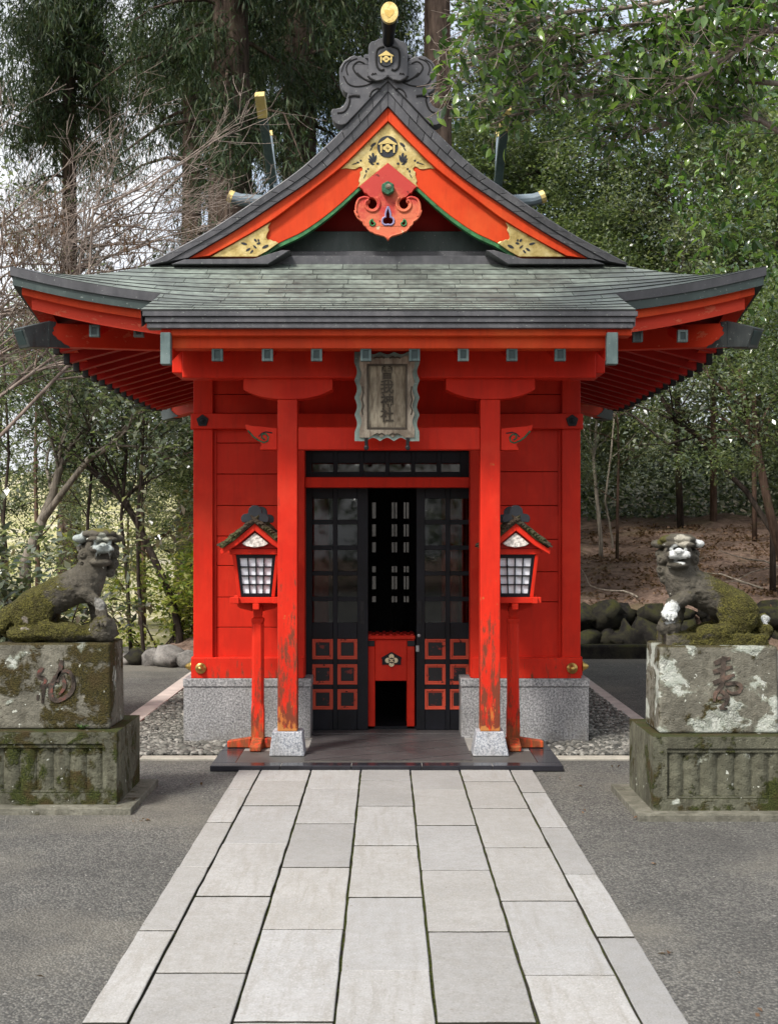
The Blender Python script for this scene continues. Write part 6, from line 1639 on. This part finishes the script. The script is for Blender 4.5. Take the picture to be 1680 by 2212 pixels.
# ---- dense evergreen shrub behind the left lion
def shrub(name, lab, x, y, rx, h, leaf, nl, L, seed):
    r = np.random.default_rng(seed); rr = random.Random(seed); root = thing(name, lab, 'shrub', (x, y, 0)); mb = MB(); tips = []
    for k in range(9): branchy(mb, (x+rr.gauss(0, rx*.2), y+rr.gauss(0, .1), -.05), (rr.gauss(0, .5), rr.gauss(0, .4), 1), h*.8, .014, 2, rr, .25, (2, 3), .05, 5, tips)
    mb.build('stems', BK['dark'], root, smooth=True)
    c = r.uniform(-1, 1, (60, 3))*np.array((rx, rx*.6, h*.45))+np.array((x, y, h*.55)); c = np.vstack([c, np.array([tuple(t) for t in tips])])
    V = clump_leaves(r, nl, c, r.uniform(.05, .12, len(c)), L, L*.24, .1); np_mesh('foliage', V, quads(V), LM[leaf], root); return root
shrub('evergreen_shrub', 'dense dark green shrub behind the left lion’s tail', -2.95, 10.6, .55, 1.42, 'grey', 3800, .10, 61)
shrub('evergreen_shrub', 'low leafy shrub at the foot of the thin trunks', -2.7, 16.4, .7, 1.0, 'bright', 2200, .09, 62)
shrub('evergreen_shrub', 'leafy green shrub between the leaning tree and hall wall', -2.1, 17.6, .6, 1.5, 'bright', 2600, .09, 63)
shrub('evergreen_shrub', 'yellow green shrub at the top of the brown slope', 2.75, 23.4, .5, .9, 'bright', 1600, .09, 64)
# ---- fallen branches on the brown slope
for i, (x, y, a, l, lab) in enumerate(((6.2, 19.6, 2.6, 1.4, 'pale curved fallen branch behind the right lion’s back'), (3.4, 18.2, 1.9, .7, 'short fallen branch hanging over the dry stone wall'), (4.3, 21.0, .5, 1.2, 'fallen branch lying high on the brown slope'), (5.2, 18.6, 2.9, .9, 'thin fallen twig low on the brown slope'))):
    rr = random.Random(80+i); mb = MB(); branchy(mb, (x, y, land(x, y)+.05), (math.cos(a), math.sin(a)*.3, .35), l, .018, 1, rr, .35, (1, 2), -.12, 6, None, .004); tag(mb.build('fallen_branch', BK['pale'], None, smooth=True), lab, 'branch')
# ---- camellia reaching in from the right, above the roof
rr = random.Random(77); r = np.random.default_rng(77)
root = thing('camellia_tree', 'glossy camellia reaching in over the roof from the right', 'tree', (3.9, 8.6, 0)); mb = MB(); tips = []
mb.tube([(3.9, 8.6, -.1), (3.85, 8.6, 1.2), (3.7, 8.5, 2.6), (3.45, 8.4, 3.9), (3.3, 8.3, 5.2)], [.12, .10, .085, .06, .03], 10)
limbs = [[(1790, 60, 8.4), (1600, 70, 8.2), (1400, 95, 8.0), (1180, 150, 7.8), (1030, 225, 7.7)], [(1760, -60, 8.3), (1500, -10, 8.0), (1250, 30, 7.8), (1080, 45, 7.6), (990, 80, 7.5)], [(1780, 190, 8.5), (1600, 175, 8.3), (1400, 190, 8.1), (1200, 210, 8.0), (1060, 270, 7.9)],
         [(1770, 20, 8.2), (1580, 0, 8.0), (1380, 50, 7.9), (1150, 85, 7.7), (1000, 140, 7.6)], [(1785, 330, 8.6), (1640, 260, 8.4), (1500, 250, 8.3), (1380, 290, 8.2)], [(1780, 100, 7.8), (1660, 60, 7.7), (1560, 130, 7.6), (1450, 200, 7.6)]]
for lb in limbs:
    pts = [P(*q) for q in lb]; pts = [Vector(q) for q in cubic([tuple(p) for p in pts], 4)] if False else pts
    rad = [.017, .014, .011, .008, .004][:len(pts)]; pts = [Vector((3.5, 8.4, pts[0].z-.25))] + pts; rad = [.022] + rad
    fine = []
    for a, b in zip(pts[:-1], pts[1:]): fine += [a.lerp(b, t)+Vector((rr.gauss(0, .012), rr.gauss(0, .012), rr.gauss(0, .012))) for t in (0, .34, .67)]
    fine.append(pts[-1]); fr2 = [rad[min(len(rad)-1, i//3)] for i in range(len(fine))]
    mb.tube(fine, fr2, 7, False)
    for k in range(60):
        i = rr.randint(4, len(fine)-1); dd = (fine[i]-fine[i-1]).normalized(); tb = MB(); tt = []
        branchy(tb, fine[i], dd*.9+Vector((rr.gauss(-.1, .3), rr.gauss(0, .4), rr.gauss(.04, .28))), rr.uniform(.2, .5), .0042, 2, rr, .26, (1, 3), .015, 4, tt, .0018, 4)
        if all(v[0] > .16 and v[2] > 3.86-.10*max(0, v[0]-.6) for v in tb.v): mb.add(tb.v, tb.f); tips += tt
mb.build('branches', BK['twig'], root, smooth=True)
tp = np.array([tuple(t) for t in tips])
# leaves sit at the twig ends, drooping, each folded along its midrib
sel = tp[r.integers(0, len(tp), 6200)]; keep = r.random(len(sel)) < np.clip(.45+.8*(sel[:, 2]-4.0)/1.4, .12, 1); sel = sel[keep]; sel = sel[(sel[:, 0] > .22+.12*r.random(len(sel))) & (sel[:, 2] > 3.82)]
def camellia_leaves(r, c, L, W):
    n = len(c); c = c+r.normal(0, .035, (n, 3)); a = r.uniform(0, 2*np.pi, n); el = r.normal(-.55, .5, n); d = np.stack([np.cos(a)*np.cos(el), np.sin(a)*np.cos(el), np.sin(el)], 1)
    up = np.stack([r.normal(0, .5, n), r.normal(0, .5, n), np.ones(n)], 1); s = np.cross(d, up); s /= np.linalg.norm(s, axis=1, keepdims=True); nn = np.cross(s, d)
    l = (L*r.uniform(.6, 1.2, n))[:, None]; w = (W*r.uniform(.8, 1.15, n))[:, None]
    V = []
    for t, ww, bend in ((0, .0, 0), (.25, .75, .02), (.55, 1.0, 0.0), (.8, .62, -.05), (1.0, .02, -.14)):
        V += [c+d*l*t+s*w*ww+nn*(w*ww*.35+l*bend), c+d*l*t+nn*l*bend, c+d*l*t-s*w*ww+nn*(w*ww*.35+l*bend)]
    V = np.stack(V, 1).reshape(-1, 3); q = []
    for k in range(4): q += [(3*k, 3*k+1, 3*k+4, 3*k+3), (3*k+1, 3*k+2, 3*k+5, 3*k+4)]
    q = np.array(q)[None]+15*np.arange(n)[:, None, None]; return V, q.reshape(-1, 4)
LM['camellia'] = leaf_mat('glossy camellia leaves', [(.020, .045, .014), (.035, .075, .02), (.06, .12, .028), (.10, .18, .04), (.20, .30, .07)], .2, .8, .35)
V, q = camellia_leaves(r, sel, .082, .0185)
np_mesh('foliage', V, q, LM['camellia'], root, smooth=True)
# denser leaves farther back along the same tree
c = r.uniform(-1, 1, (170, 3))*np.array((1.1, .9, 1.0))+np.array((3.2, 9.8, 4.3))
V, q = camellia_leaves(r, c[r.integers(0, 170, 2600)]+r.normal(0, .12, (2600, 3)), .08, .018); np_mesh('foliage', V, q, LM['camellia'], root, smooth=True)
# ---- woods beyond: uncounted far trees, read as one mass
r = np.random.default_rng(5)
def mass(n, K, lo, hi, L, seed, cond=None):
    r = np.random.default_rng(seed); c = r.uniform(0, 1, (K, 3))*(np.array(hi)-np.array(lo))+np.array(lo)
    if cond is not None: c = c[cond(c)]
    return clump_leaves(r, n, c, r.uniform(.25, .7, len(c)), L, L*.27, .2, .8)
V = mass(44000, 900, (1.0, 27, 1.2), (17, 44, 17), .14, 91)
tag(np_mesh('woods', V, quads(V), LM['mid']), kind='stuff')
V = mass(62000, 620, (1.2, 25.5, 1.3), (14, 37, 7.5), .17, 96)
tag(np_mesh('woods', V, quads(V), LM['grey']), kind='stuff')
gap = lambda c: ~((c[:, 0] < -1.6) & (c[:, 0] > -11) & (c[:, 2] > 7.6) & (c[:, 2] < 14.5)) & ((c[:, 2] > 6.0) | (np.sin(c[:, 0]*3.1)+np.sin(c[:, 1]*2.3) > .9))
V = mass(15000, 560, (-17, 28, .4), (.5, 44, 17), .14, 92, gap)
tag(np_mesh('woods', V, quads(V), LM['grey']), kind='stuff')
V = mass(14000, 240, (-2.0, 27, 3), (3, 40, 17), .14, 93)
tag(np_mesh('woods', V, quads(V), LM['dark']), kind='stuff')
V = mass(5200, 130, (-12, 22, -.3), (-1.6, 40, 2.2), .11, 94)
tag(np_mesh('undergrowth', V, quads(V), LM['bright']), kind='stuff')
r = np.random.default_rng(97); c = r.uniform(0, 1, (420, 3))*np.array((9, 12, 6))+np.array((-10.5, 30, 11.2)); c = c[(np.sin(c[:, 0]*1.3+1)+.35*(c[:, 2]-12.5)) > -.5]
V = clump_leaves(r, 52000, c, np.full(len(c), .24), .32, .018, .8, 1.1); tag(np_mesh('woods', V, quads(V), LM['cedar']), kind='stuff')
# trees across the courtyard behind the viewer, which the door panes and wet edges mirror
V = mass(16000, 420, (-16, -24, .6), (16, -15, 7.0), .34, 95)
tag(np_mesh('woods', V, quads(V), LM['dark']), kind='stuff')
# low leafy boughs hang over the slope
for x, y, sc, lab in ((3.6, 21.0, .62, 'low dark leafy tree leaning over the brown slope behind the right lion'), (2.35, 22.6, .5, 'small leafy tree on the slope beside the right hall wall')):
    put(protos[2], 1, x, y, sc, 1.2+x, lab)
r = np.random.default_rng(98); n = 90; c = np.stack([np.where(r.random(n) < .6, 1, -1)*r.uniform(.95, 2.8, n), r.uniform(3.5, 8.6, n), np.full(n, .008)], 1)
V = clump_leaves(r, n, c, np.full(n, .02), .030, .008, 0, .1); tag(np_mesh('leaf_litter', V, quads(V), LM['brown']), kind='stuff')
# litter on the slope and by the path
V = clump_leaves(r, 10000, np.array([(x, y, land(x, y)+.012) for x, y in zip(r.uniform(1.2, 8, 700), r.uniform(17.6, 25, 700))]), np.full(700, .10), .07, .022, 0, .12)
tag(np_mesh('leaf_litter', V, quads(V), LM['brown']), kind='stuff')
